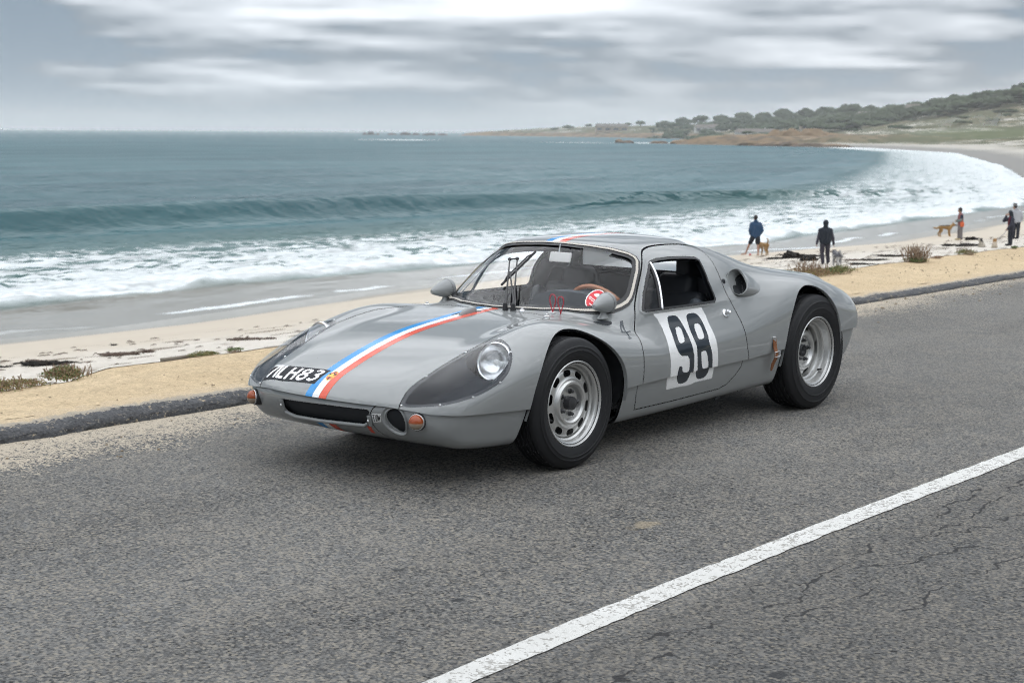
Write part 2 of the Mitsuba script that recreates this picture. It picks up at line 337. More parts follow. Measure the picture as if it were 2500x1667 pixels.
def hl_field(B):
    d = np.full(len(B), .5)
    for s in (1, -1):
        m = (B[:, 0] > .2) & (B[:, 1] * s > .3) & (B[:, 2] > .36) & (B[:, 3:6] @ (HD * [1, s, 1]) > -.1)
        d[m] = sdf(HLO, hl2d(B[m], s))
    return d
def field(B, poly, axes, mask, far=.5):
    d = np.full(len(B), far); m = mask(B[:, :3]); d[m] = sdf(poly, B[m][:, axes]); return d
def arch_field(B):
    d = np.full(len(B), .5); m = np.abs(B[:, 1]) > .44
    d[m] = np.minimum(sdf(FARCH, B[m][:, [0, 2]]), sdf(RARCH, B[m][:, [0, 2]])); return d
win_field = lambda B: field(B, WIN, [0, 2], lambda p: (np.abs(p[:, 1]) > .42) & (p[:, 2] > .60))
ws_field = lambda B: field(B, WSH, [0, 1], lambda p: (p[:, 2] > .66) & (p[:, 0] < -.1) & (p[:, 0] > -1.0))
REAR = np.array([(-.35, .83), (-.35, .955), (-.27, .975), (.27, .975), (.35, .955), (.35, .83)])
rw_field = lambda B: field(B, REAR, [1, 2], lambda p: (p[:, 0] < -1.40) & (p[:, 0] > -1.50) & (np.abs(p[:, 1]) < .385) & (p[:, 2] < 1.0) & (p[:, 2] > .80))

# openings common to the skin and to the lining
SCOOP = np.array([(-1.536, .829), (-1.560, .842), (-1.595, .842), (-1.632, .830), (-1.655, .80), (-1.660, .775), (-1.645, .745), (-1.612, .722), (-1.575, .712), (-1.545, .716), (-1.532, .735), (-1.528, .77), (-1.530, .80)])
openings = np.minimum.reduce([win_field(BB), ws_field(BB), rw_field(BB), field(BB, SCOOP * .96 + SCOOP.mean(0) * .04, [0, 2], lambda p: np.abs(p[:, 1]) > .5)])
SB, SF = cut(BB, BF, -openings)
SB, SF = cut(SB, SF, -arch_field(SB))
# dark lining, 14 mm inside the skin
LB, LF = cut(SB, SF, -(hl_field(SB) - .004))
lowz = waist(LB[:, 0])
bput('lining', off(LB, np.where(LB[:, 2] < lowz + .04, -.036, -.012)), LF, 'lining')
# the skin above the waist crease
UB, UF = cut(SB, SF, waist(SB[:, 0]) - SB[:, 2])
UB, UF = cut(UB, UF, -hl_field(UB))
def refine_band(B, F, fn, width=.022, n=2):
    near = (np.abs(fn(B)) < width)[F].any(1); f = F[near]; u, inv = np.unique(f, return_inverse=True); b, f = subdiv_flat(B[u], inv.reshape(-1, 3), n)
    return np.vstack([B, b]), np.vstack([F[~near], f + len(B)])
hood_f = lambda B: field(B, HOOD, [0, 1], lambda p: (p[:, 2] > .37) & (p[:, 0] > -.35), .5)
door_f = lambda B: field(B, DOOR, [0, 2], lambda p: np.abs(p[:, 1]) > .33)
GAP = .0040
UB, UF = refine_band(UB, UF, hood_f); UB, UF = refine_band(UB, UF, door_f)
HB, HF_ = cut(UB, UF, hood_f(UB) + GAP)
UB, UF = cut(UB, UF, -(hood_f(UB) - GAP * .4))
DB, DF = cut(UB, UF, door_f(UB) + GAP)
UB, UF = cut(UB, UF, -(door_f(UB) - GAP * .4))
tail = UB[:, 0] + 1.62 + .0 * UB[:, 1]
bput('body_shell', UB, UF, 'grey_paint')
bput('hood', HB, HF_, 'grey_paint')
doors = {}
for s, nm in ((1, 'near'), (-1, 'far')):
    b, f = cut(DB, DF, -DB[:, 1] * s); bput('door', b, f, 'grey_paint'); doors[s] = (b, f)
# the skin below the crease, set back behind it
LOWB, LOWF = cut(SB, SF, SB[:, 2] - waist(SB[:, 0]) - .012)
LOWB = off(LOWB, -.020)
GR = np.array([(-.292, .346), (.03, .357), (.29, .361), (.302, .352), (.268, .284), (.25, .278), (-.05, .266), (-.22, .264), (-.275, .278), (-.297, .31)])
gr_f = field(LOWB, GR, [1, 2], lambda p: p[:, 0] > .7)
DUCT = np.array([(.432 + .050 * math.cos(t), .322 + .056 * math.sin(t)) for t in np.linspace(0, 2 * np.pi, 28, endpoint=False)])
def duct_f(B): return field(B, DUCT, [1, 2], lambda p: p[:, 0] > .7)
LOWB, LOWF = cut(LOWB, LOWF, -gr_f)
LOWB, LOWF = cut(LOWB, LOWF, -duct_f(LOWB))
SEAM = np.array([(.352, .395), (.322, .372), (.300, .335), (.292, .30), (.296, .262), (.312, .23), (.35, .195), (.42, .165), (.5, .14)])
def seam_f(B):
    d = np.full(len(B), .5); m = (B[:, 0] > .55)
    d[m] = polyline_dist(SEAM, B[m][:, [1, 2]]); return d
LOWB, LOWF = refine_band(LOWB, LOWF, seam_f)
LOWB, LOWF = cut(LOWB, LOWF, .0025 - seam_f(LOWB))
SILL = np.array([(-.522, .45), (-.527, .30), (-.552, .210), (-.9, .213), (-1.33, .226), (-1.40, .245), (-1.46, .29), (-1.5, .33), (-1.53, .45)])
sill_f = lambda B: field(B, SILL, [0, 2], lambda p: np.abs(p[:, 1]) > .4)
LOWB, LOWF = refine_band(LOWB, LOWF, sill_f)
SIB, SIF = cut(LOWB, LOWF, sill_f(LOWB) + GAP)
LOWB, LOWF = cut(LOWB, LOWF, -(sill_f(LOWB) - GAP * .3))
bput('lower_body', LOWB, LOWF, 'grey_paint')
sills = {}
for s in (1, -1):
    b, f = cut(SIB, SIF, -SIB[:, 1] * s); bput('sill_panel', b, f, 'grey_paint'); sills[s] = (b, f)
# folded lip under the crease
e = []
for s in (1, -1):
    for x0, x1 in ((.36, .93), (-1.88, -.41)):
        xx = np.linspace(x0, x1, 60); P = side(xx, waist(xx), s); e.append((P, np.array([0, -s * .02, 0])))
yy = np.linspace(-.56, .56, 70); pn = on_body(np.stack([np.full(70, 1.2), yy, np.full(70, .387)], 1), [-1, 0, 0], .6); e.append((pn, np.array([-.03, 0, 0])))
ms = []
for P, d in e:
    n = len(P); i = np.arange(n - 1); ms.append(trimesh.Trimesh(np.vstack([P, P + d]), np.vstack([np.stack([i, i + 1, i + n + 1], 1), np.stack([i, i + n + 1, i + n], 1)]), process=False))
[cput('waist_lip', m, 'grey_paint', True) for m in ms]
# wheel-arch returns and dark wheel wells
for A, nm in ((FARCH, 'f'), (RARCH, 'r')):
    c = A[A[:, 1] > .26]; k = np.argsort(-c[:, 0]); c = c[k]
    for s in (1, -1):
        P = side(c[:, 0], c[:, 1], s); n = len(P); i = np.arange(n - 1); cx, cz = c[:, 0].mean(), .33
        inn = P + np.stack([(cx - P[:, 0]) * .012, np.full(n, -s * .018), (cz - P[:, 2]) * .012], 1)
        cput('arch_lip', trimesh.Trimesh(np.vstack([P, inn]), np.vstack([np.stack([i, i + 1, i + n + 1], 1), np.stack([i, i + n + 1, i + n], 1)]), process=False), 'grey_paint', True)
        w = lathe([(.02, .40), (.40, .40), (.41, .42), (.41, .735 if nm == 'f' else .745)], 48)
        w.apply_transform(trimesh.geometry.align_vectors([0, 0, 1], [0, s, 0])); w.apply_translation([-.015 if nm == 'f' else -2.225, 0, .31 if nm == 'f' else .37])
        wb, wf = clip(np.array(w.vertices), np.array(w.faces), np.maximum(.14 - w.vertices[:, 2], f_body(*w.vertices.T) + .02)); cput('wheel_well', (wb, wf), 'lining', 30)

# ---- glass, seals and trims
def strip_from(lo, hi, lift, field_, part, bsdf, B=BB, F=BF, lim=None, nsub=1, **lab):
    g = field_(B); near = (g > lo - .03) & (g < hi + .03)
    f = F[near[F].any(1)]; u, inv = np.unique(f, return_inverse=True); b, f = B[u], inv.reshape(-1, 3)
    b, f = subdiv(b, f, nsub); b, f = cut(b, f, field_(b) - hi); b, f = cut(b, f, lo - field_(b))
    if lim is not None: b, f = cut(b, f, lim(b))
    return bput(part, off(b, lift), f, bsdf, **lab)
gb, gf = cut(BB, BF, ws_field(BB) - .001); bput('windscreen', off(gb, -.004), gf, 'screen_glass')
strip_from(-.036, .007, .0035, ws_field, 'windscreen_seal', 'trim_black')
strip_from(-.0165, -.0035, .0075, ws_field, 'windscreen_trim', 'trim_strip', label='cream bright strip round the windscreen')
for s in (1, -1):
    lim = lambda b, s=s: -b[:, 1] * s
    strip_from(-.008, .004, .0022, win_field, 'window_seal', 'trim_black', lim=lim)
    strip_from(.004, .017, .0032, win_field, 'window_frame', 'grey_paint', lim=lim)
    q = np.linspace(0, 1, 20); dx, dz = -.905 + .078 * q, .932 - .230 * q
    P = side(dx + .0, dz, s); cput('window_divider', tube(P + [0, s * .002, 0], .0075, 8), 'chrome', True); cput('divider_seal', tube(P + [.012, -s * .004, 0], .007, 6), 'trim_black', True)
    qb, qf = cut(BB, BF, np.maximum(np.maximum(win_field(BB) + .002, -BB[:, 1] * s), -(BB[:, 0] + .905 - (.932 - BB[:, 2]) * .34)))
    bput('quarter_window', off(qb, -.006), qf, 'screen_glass')
rb, rf = cut(BB, BF, rw_field(BB) - .001); bput('rear_window', off(rb, -.004), rf, 'screen_glass')
strip_from(-.012, .012, .004, rw_field, 'rear_window_seal', 'trim_black', nsub=2)

# ---- stripes: three bands laid 0.8 mm proud of hood and roof
def band(src, y0, y1, bsdf, lift=.0009, extra=None):
    b, f = region(*src, (-1.6, 1.1, y0 - .03, y1 + .03, .1, 1.2)); b, f = subdiv(b, f, 1) if lift > 0 else (b, f)
    b, f = cut(b, f, b[:, 1] - y1); b, f = cut(b, f, y0 - b[:, 1])
    if extra is not None: b, f = cut(b, f, extra(b))
    return off(b, abs(lift)), f
for y0, y1, m, nm in ((-.090, -.0435, 'blue_paint', 'blue'), (-.0425, .0015, 'white_paint', 'white'), (.0025, .050, 'red_paint', 'red')):
    b, f = band((HB, HF_), y0, y1, m); bput('hood__stripe', b, f, m, label=f'{nm} band of the hood stripe')
    b, f = band((UB, UF), y0, y1, m, extra=lambda b: np.maximum(b[:, 0] + .755, -1.43 - b[:, 0])); bput('body_shell__stripe', b, f, m, label=f'{nm} band of the roof stripe')
    b, f = band((UB, UF), y0, y1, m, extra=lambda b: np.maximum(-(b[:, 0] + .238), b[:, 0] + .19)); 
    if len(f): bput('body_shell__stripe', b, f, m, label=f'{nm} band of the stripe below the windscreen')
    b, f = band((LOWB, LOWF), y0 - .02, y1 - .02, m, lift=-.0012, extra=lambda b: np.maximum(b[:, 2] - .275, .5 - b[:, 0])); bput('lower_body__stripe', b, f, m, label=f'{nm} band of the stripe under the grille')

# ---- printed panels: number 98, digit 4, registration, tow mark, crest
def decal(src, poly, axes, box_, bsdf, lift, part, nsub=2, proj=True, **lab):
    b, f = region(*src, box_); b, f = subdiv(b, f, nsub) if proj else subdiv_flat(b, f, nsub)
    b, f = cut(b, f, sdf(poly, b[:, axes])); return bput(part, off(b, lift), f, bsdf, **lab)
P98 = np.array([(-.745, .684), (-1.18, .692), (-1.205, .64), (-1.206, .57), (-1.212, .475), (-1.240, .30), (-.795, .30), (-.778, .40), (-.768, .50), (-.784, .57), (-.790, .61), (-.775, .655)])
rp = lambda p: round_poly(p, 1)
NINE = [rp([(-.862, .655), (-.870, .662), (-.889, .664), (-.932, .662), (-.950, .652), (-.966, .632), (-.977, .603), (-.980, .554), (-.981, .512), (-.992, .434), (-1.003, .30), (-.852, .30), (-.848, .407), (-.884, .407), (-.890, .38), (-.905, .372), (-.93, .368), (-.958, .374), (-.944, .457), (-.879, .459), (-.856, .474), (-.840, .500), (-.838, .537), (-.848, .570), (-.854, .617)]),
        rp([(-.896, .588), (-.898, .599), (-.912, .603), (-.937, .603), (-.946, .593), (-.946, .575), (-.934, .537), (-.922, .526), (-.886, .524), (-.877, .532), (-.885, .570)])]
EIGHT = [rp([(-1.028, .640), (-1.034, .655), (-1.054, .662), (-1.108, .661), (-1.132, .650), (-1.148, .632), (-1.157, .608), (-1.152, .545), (-1.143, .517), (-1.143, .496), (-1.156, .461), (-1.172, .403), (-1.182, .30), (-1.047, .30), (-1.018, .449), (-1.024, .494), (-1.016, .530), (-1.016, .575), (-1.025, .61)]),
         rp([(-1.069, .596), (-1.076, .606), (-1.113, .606), (-1.122, .597), (-1.124, .580), (-1.116, .540), (-1.104, .529), (-1.063, .528), (-1.055, .537), (-1.061, .580)]),
         rp([(-1.053, .455), (-1.062, .466), (-1.097, .467), (-1.108, .458), (-1.127, .407), (-1.136, .380), (-1.127, .371), (-1.087, .370), (-1.073, .380)])]
bx = (-1.27, -.73, .5, .9, .28, .72)
decal(doors[1], P98, [0, 2], bx, 'white_paint', .0010, 'door__number_panel')
decal(doors[1], NINE, [0, 2], bx, 'dark_vinyl', .0019, 'door__digit', label='black digit 9 on the door')
decal(doors[1], EIGHT, [0, 2], bx, 'dark_vinyl', .0019, 'door__digit', label='black digit 8 on the door')
PLOW = np.array([(-.780, .42), (-.784, .355), (-.800, .288), (-.93, .290), (-.985, .287), (-1.03, .290), (-1.064, .297), (-1.228, .300), (-1.224, .36), (-1.222, .42)])
NLOW = rp([(-.868, .42), (-.875, .349), (-.890, .322), (-.905, .308), (-.940, .305), (-.967, .308), (-.982, .316), (-.994, .334), (-1.002, .36), (-1.005, .42)])
ELOW = rp([(-1.045, .42), (-1.052, .353), (-1.060, .332), (-1.074, .318), (-1.095, .310), (-1.137, .312), (-1.157, .320), (-1.172, .338), (-1.178, .36), (-1.18, .42)])
bl = (-1.27, -.73, .5, .9, .26, .42)
for poly, m, l, nm in ((PLOW, 'white_paint', .0010, 'number_panel'), (NLOW, 'dark_vinyl', .0019, 'digit'), (ELOW, 'dark_vinyl', .0019, 'digit')):
    decal(sills[1], poly, [0, 2], bl, m, l, f'sill_panel__{nm}', 2, False)
four = shapely.union_all([LineString(q).buffer(w / 2, cap_style=2, join_style=2) for q, w in (([(-.537, -.050), (-.486, .116)], .012), ([(-.460, .056), (-.549, .050)], .013), ([(-.533, -.048), (-.491, .023), (-.465, .060)], .011), ([(-.500, .116), (-.470, .122)], .014))])
b, f = region(UB, UF, (-.62, -.38, .45, .9, .54, .69)); b, f = subdiv(b, f, 3)
b, f = cut(b, f, sdf([np.array(r.coords)[:-1] for r in [four.exterior, *four.interiors]], np.stack([b[:, 0], b[:, 1] - b[:, 2]], 1))); bput('body_shell__digit', off(b, .001), f, 'dark_vinyl', label='small dark digit 4 behind the front wheel')
# registration: white letters on a black panel on the hood, read from the front
def stroke(pts, w, cap=2): return LineString(pts).buffer(w / 2, cap_style=cap, join_style=1, quad_segs=4)
def letter_shapes():
    W_, H_, w = .60, 1.0, .17; out = []; x = 0
    def arc(cx, cy, rx, ry, a0, a1, n=18): return [(cx + rx * math.cos(t), cy + ry * math.sin(t)) for t in np.linspace(math.radians(a0), math.radians(a1), n)]
    seven = stroke([(0, .93), (.52, .93), (.14, 0)], w)
    one = stroke([(.06, 0), (.06, 1)], w)
    ell = stroke([(.06, 1), (.06, .075), (.5, .075)], w)
    aitch = shapely.union_all([stroke([(.06, 0), (.06, 1)], w), stroke([(.54, 0), (.54, 1)], w), stroke([(.06, .5), (.54, .5)], w)])
    eight = shapely.union_all([stroke(arc(.28, .74, .22, .185, 0, 360), w), stroke(arc(.28, .29, .25, .215, 0, 360), w)])
    three = shapely.union_all([stroke(arc(.26, .74, .22, .185, 150, -70) , w), stroke(arc(.26, .29, .25, .215, 75, -150), w), stroke([(.2, .52), (.32, .52)], w)])
    for g, adv in ((seven, .62), (one, .24), (ell, .66), (aitch, .78), (eight, .72), (three, .6)):
        out.append(affinity.translate(g, x, 0)); x += adv
    return out, x - .08
PLATE = np.array([(-.487, .915), (-.452, .853), (-.10, .845), (-.058, .846), (-.0745, .941), (-.30, .937)])      # (y, x)
decal((HB, HF_), PLATE[:, ::-1], [0, 1], (.80, 1.0, -.52, -.03, .3, .6), 'plate_black', .0009, 'hood__plate_panel', 2, label='black registration panel on the hood')
gl, wid = letter_shapes()
ax_, bx_ = np.array([-.462, .905]), np.array([-.0985, .928])
for g in gl:
    ps = []
    for r in [g.exterior, *g.interiors]:
        q = np.array(r.coords)[:-1]; u = q[:, 0] / wid; h = q[:, 1]
        base = ax_ + (bx_ - ax_) * u[:, None] + np.stack([0 * u, .012 * np.sin(np.pi * u)], 1)
        up_ = np.array([.006, -.066]) + u[:, None] * np.array([.012, -.008])
        p = base + up_ * h[:, None]; ps.append(p[:, ::-1])
    decal((HB, HF_), ps, [0, 1], (.80, 1.0, -.52, -.03, .3, .6), 'white_paint', .0018, 'hood__plate_letter', 3)
TOW = np.array([(.315, .344), (.366, .349), (.354, .310), (.304, .301)])
def poly_lo(p, k): return np.vstack(p if isinstance(p, list) else [p])[:, k].min() - .02
def poly_hi(p, k): return np.vstack(p if isinstance(p, list) else [p])[:, k].max() + .02
def lowdecal(poly, bsdf, lift, part, nsub=2, **lab):
    b, f = region(LOWB, LOWF, (.6, 1.1, poly_lo(poly, 0), poly_hi(poly, 0), poly_lo(poly, 1), poly_hi(poly, 1))); b, f = subdiv_flat(b, f, nsub)
    b, f = cut(b, f, sdf(poly, b[:, [1, 2]])); return bput(part, off(b, lift), f, bsdf, **lab)
lowdecal(TOW, 'white_paint', .001, 'lower_body__tow_label', label='white label with black letters TOW')
def towmap(q): u, v_ = q[:, 0], q[:, 1]; a = TOW[3] + (TOW[2] - TOW[3]) * u[:, None]; b = TOW[0] + (TOW[1] - TOW[0]) * u[:, None]; return a + (b - a) * v_[:, None]
tl = [[stroke([(.06, .86), (.33, .86)], .09), stroke([(.195, .1), (.195, .86)], .09)], [stroke([(.43, .15), (.43, .85), (.56, .85), (.56, .15), (.43, .15)], .085)], [stroke([(.655, .88), (.71, .15), (.785, .7), (.86, .15), (.925, .88)], .08)]]
for t in tl:
    g = shapely.union_all(t); lowdecal([towmap(np.array(r.coords)[:-1]) for r in [g.exterior, *g.interiors]], 'trim_black', .0018, 'lower_body__tow_letter', 4)
lowdecal(np.array([(.248, .276), (.272, .276), (.262, .238), (.240, .238)]), 'red_paint', .001, 'lower_body__red_marker')
# crest badge on the stripe: a small shield of red, black and gold fields
CR = np.array([.882, -.016]); 
def crest(poly, bsdf, lift): decal((HB, HF_), np.asarray(poly) + CR, [0, 1], (.82, .95, -.07, .04, .3, .6), bsdf, lift, 'hood__badge', 4)
mat('gold', principled((.75, .52, .10), .35, metallic=.3))
el = lambda a, b, n=24: np.array([(a * math.cos(t), b * math.sin(t)) for t in np.linspace(0, 2 * np.pi, n, endpoint=False)])
crest(el(.033, .026), 'gold', .0018); crest(el(.029, .022), 'red_paint', .0024); crest([(.029, -.004), (.029, .004), (-.029, .004), (-.029, -.004)], 'trim_black', .003)
crest([(.003, -.022), (.012, -.022), (.012, .022), (.003, .022)], 'gold', .0030); crest([(-.012, -.022), (-.003, -.022), (-.003, .022), (-.012, .022)], 'trim_black', .0033); crest(el(.012, .010), 'gold', .0038)

# ---- head-lamps under their covers
for s in (1, -1):
    b, f = region(BB, BF, (.25, 1.0, .40 if s > 0 else -.8, .8 if s > 0 else -.40, .36, .70)); b, f = subdiv(b, f, 1)
    h = lambda b: hl_field(b) + np.where(b[:, 1] * s > 0, 0, 9)
    cb, cf = cut(b, f, h(b) - .001); hk = bput('lamp_cover', off(cb, .0015), cf, 'cover_glass')
    eb, ef = cut(cb, cf, -(h(cb) + .013)); bput('lamp_cover__edge_band', off(eb, -.003), ef, 'dark_metal')
    ob, of = cut(cb, cf, h(cb) - .0); d = np.clip(-h(ob) / .06, 0, 1); d = d * d * (3 - 2 * d)
    w = ob.copy(); w[:, :3] -= nrm(ob) * (.006 + .10 * d)[:, None]
    c = np.array([.432, s * .597, .553]); ax = np.array([.93, s * .10, .30]); ax /= np.linalg.norm(ax); q = w[:, :3] - c; al = q @ ax
    w, of = cut(w, of, np.where(al > -.05, .0935 - np.linalg.norm(q - al[:, None] * ax, axis=1), -.05)); bowl = trimesh.Trimesh(w[:, :3], of, process=False); cput('lamp_bowl', bowl, 'lamp_bowl', True)
    c = np.array([.432, s * .597, .553]); ax = np.array([.93, s * .10, .30]); ax /= np.linalg.norm(ax); R = align([0, 0, 1], ax)
    cput('headlight__reflector', xf(lathe([(.001, -.055), (.015, -.0535), (.03, -.0495), (.045, -.042), (.06, -.031), (.072, -.016), (.080, -.002), (.083, .004)], 48), R, c), 'reflector', True)
    cput('headlight__rim', xf(lathe([(.080, -.05), (.092, -.045), (.0945, -.01), (.0935, .004), (.088, .009), (.082, .006), (.081, 0)], 48), R, c), 'chrome', 40)
    lens = lathe([(r, .008 + .016 * (1 - (r / .083) ** 2)) for r in np.linspace(.083, .0005, 10)], 40); cput('headlight__lens', xf(lens, R, c), 'lens_glass', True)
    ribs = [xf(box(-.0012, .0012, -y * .55, y * .55, .0, .0025), None, [x, 0, .0068 + .016 * (1 - (x / .083) ** 2) - .0]) for x in np.linspace(-.07, .07, 15) for y in [math.sqrt(.078 ** 2 - x * x) * .95]]
    for i, m in enumerate(ribs): cput('headlight__lens_rib', xf(m, R, c), 'lens_glass')
    cput('headlight__bulb', xf(join([trimesh.creation.icosphere(2, .016), xf(lathe([(.001, -.05), (.012, -.05), (.012, 0)], 16))]), R, c + ax * -.02), 'bulb_glass', True)
    for k in (0, 2, 5, 8, 10, 13, 15, 17):
        p = HLP[k] * [1, s, 1]; q = on_body([p + bn(p)[0] * .05 - (p - [.6, s * .6, .5]) * .03], -bn(p), .2)[0]
        cput('lamp_cover__screw', xf(lathe([(.0055, 0), (.005, .003), (.001, .004)], 10), align([0, 0, 1], bn(q)[0]), q + bn(q)[0] * .002), 'chrome', True)
mat('lamp_bowl', principled((.006, .010, .017), .5, specular=.2))
mat('lens_glass', {'type': 'thindielectric', 'int_ior': 1.45})
mat('reflector', principled((.88, .88, .88), .16, metallic=1.0))
mat('bulb_glass', principled((.75, .75, .72), .2))
# ---- grille, duct, indicators
FINX = .80
cput('grille_duct', join([box(.55, .855, -.30, .305, .258, .263), box(.55, .93, -.30, .305, .362, .367), box(.55, .87, -.303, -.298, .262, .365), box(.55, .87, .303, .308, .262, .365)]), 'trim_black')
fins = [rbox(FINX, FINX + .012, -.06, .29, z, z + .004, .0015, 6) for z in np.linspace(.270, .358, 8)]
for m in fins: cput('radiator__fin', m, 'dark_metal', 30)
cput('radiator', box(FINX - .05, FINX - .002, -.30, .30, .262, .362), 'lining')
cput('radiator__frame', rbox(FINX - .01, FINX + .02, -.10, -.065, .262, .362, .004), 'trim_black', 30)
lipP = np.array([(-.285, .283), (-.26, .272), (-.22, .264), (-.05, .266), (.15, .275), (.25, .279), (.272, .29)])
lp = on_body(np.stack([np.full(len(lipP), 1.1), lipP[:, 0], lipP[:, 1]], 1), [-1, 0, 0], .6); cput('grille_lip', tube(lp - [.012, 0, 0], .009, 8), 'grey_paint', True)
for (y, z0, z1) in ((.293, .285, .335), (-.287, .29, .345)):
    p = on_body([[1.1, y, z0]], [-1, 0, 0], .6)[0]; p1 = on_body([[1.1, y + .012, z1]], [-1, 0, 0], .6)[0]
    br = tube(np.array([p, (p + p1) / 2, p1]) - [.008, 0, 0], .010, 8, squash=.5); cput('grille_bracket', br, 'grey_paint', True)
    cput('grille_bracket__screw', xf(lathe([(.006, 0), (.005, .004), (.001, .005)], 10), align([0, 0, 1], [1, 0, 0]), (p + p1) / 2 + [.002, 0, 0]), 'chrome', True)
dc = np.array([.432, .322]); th = np.linspace(0, 2 * np.pi, 29)[:-1]
rings = []
for k, (sc, dx) in enumerate(((1.28, .002), (1.12, -.006), (1.0, -.022), (.93, -.06), (.90, -.20))):
    q = dc + np.stack([.050 * np.cos(th), .056 * np.sin(th)], 1) * sc
    p = on_body(np.stack([np.full(28, 1.1), q[:, 0], q[:, 1]], 1), [-1, 0, 0], .6) - [.016, 0, 0]
    if k >= 2: p[:, 0] = p[:, 0] * .3 + (.912 - .016) * .7
    rings.append(p + [dx, 0, 0])
def loft(rings, closed=True, cap=False):
    R_ = np.array(rings); m, n = R_.shape[:2]; V = R_.reshape(-1, 3); F = []
    j = np.arange(n if closed else n - 1); j2 = (j + 1) % n
    for i in range(m - 1): F += [np.stack([i * n + j, i * n + j2, (i + 1) * n + j2], 1), np.stack([i * n + j, (i + 1) * n + j2, (i + 1) * n + j], 1)]
    if cap: V = np.vstack([V, R_[-1].mean(0)]); F.append(np.stack([(m - 1) * n + j, (m - 1) * n + j2, j * 0 + m * n], 1))
    return trimesh.Trimesh(V, np.vstack(F), process=False)
cput('brake_duct', loft(rings[:3]), 'grey_paint', True); cput('brake_duct__hose', loft(rings[2:], cap=True), 'lining', True)
for s, c in ((1, (.892, .546, .327)), (-1, (.889, -.546, .318))):
    c = on_body([[1.15, c[1], c[2]]], [-1, 0, 0], .6)[0] - [.014, 0, 0]; ax = np.array([.90, s * .36, .05]); ax /= np.linalg.norm(ax); R = align([0, 0, 1], ax)
    k = cput('indicator__base', xf(lathe([(.001, -.03), (.040, -.03), (.040, .004), (.036, .008), (.033, .008)], 36), R, c), 'dark_metal', 40)
    pr = [(.038, .006), (.038, .018), (.034, .030), (.024, .040), (.012, .045), (.0004, .0465)]; pr = [(r, h) for r, h in pr]
    pr = [(r_ * .88, h_ * .9) for r_, h_ in pr]; dome = lathe(pr, 40); dv, df = np.array(dome.vertices), np.array(dome.faces); w = dv @ R.T
    for sg, m, nm in ((1, 'amber', 'amber_lens'), (-1, 'clear_lens', 'clear_lens')):
        a, f = clip(dv, df, -sg * (w[:, 2] + .002)); cput(f'indicator__{nm}', xf(trimesh.Trimesh(a, f, process=False), R, c), m, True)
    cput('indicator__rim', xf(tube([(.0345 * math.cos(t), .0345 * math.sin(t), .008) for t in np.linspace(0, 2 * np.pi, 33)[:-1]], .0035, 6, True), R, c), 'chrome', True)

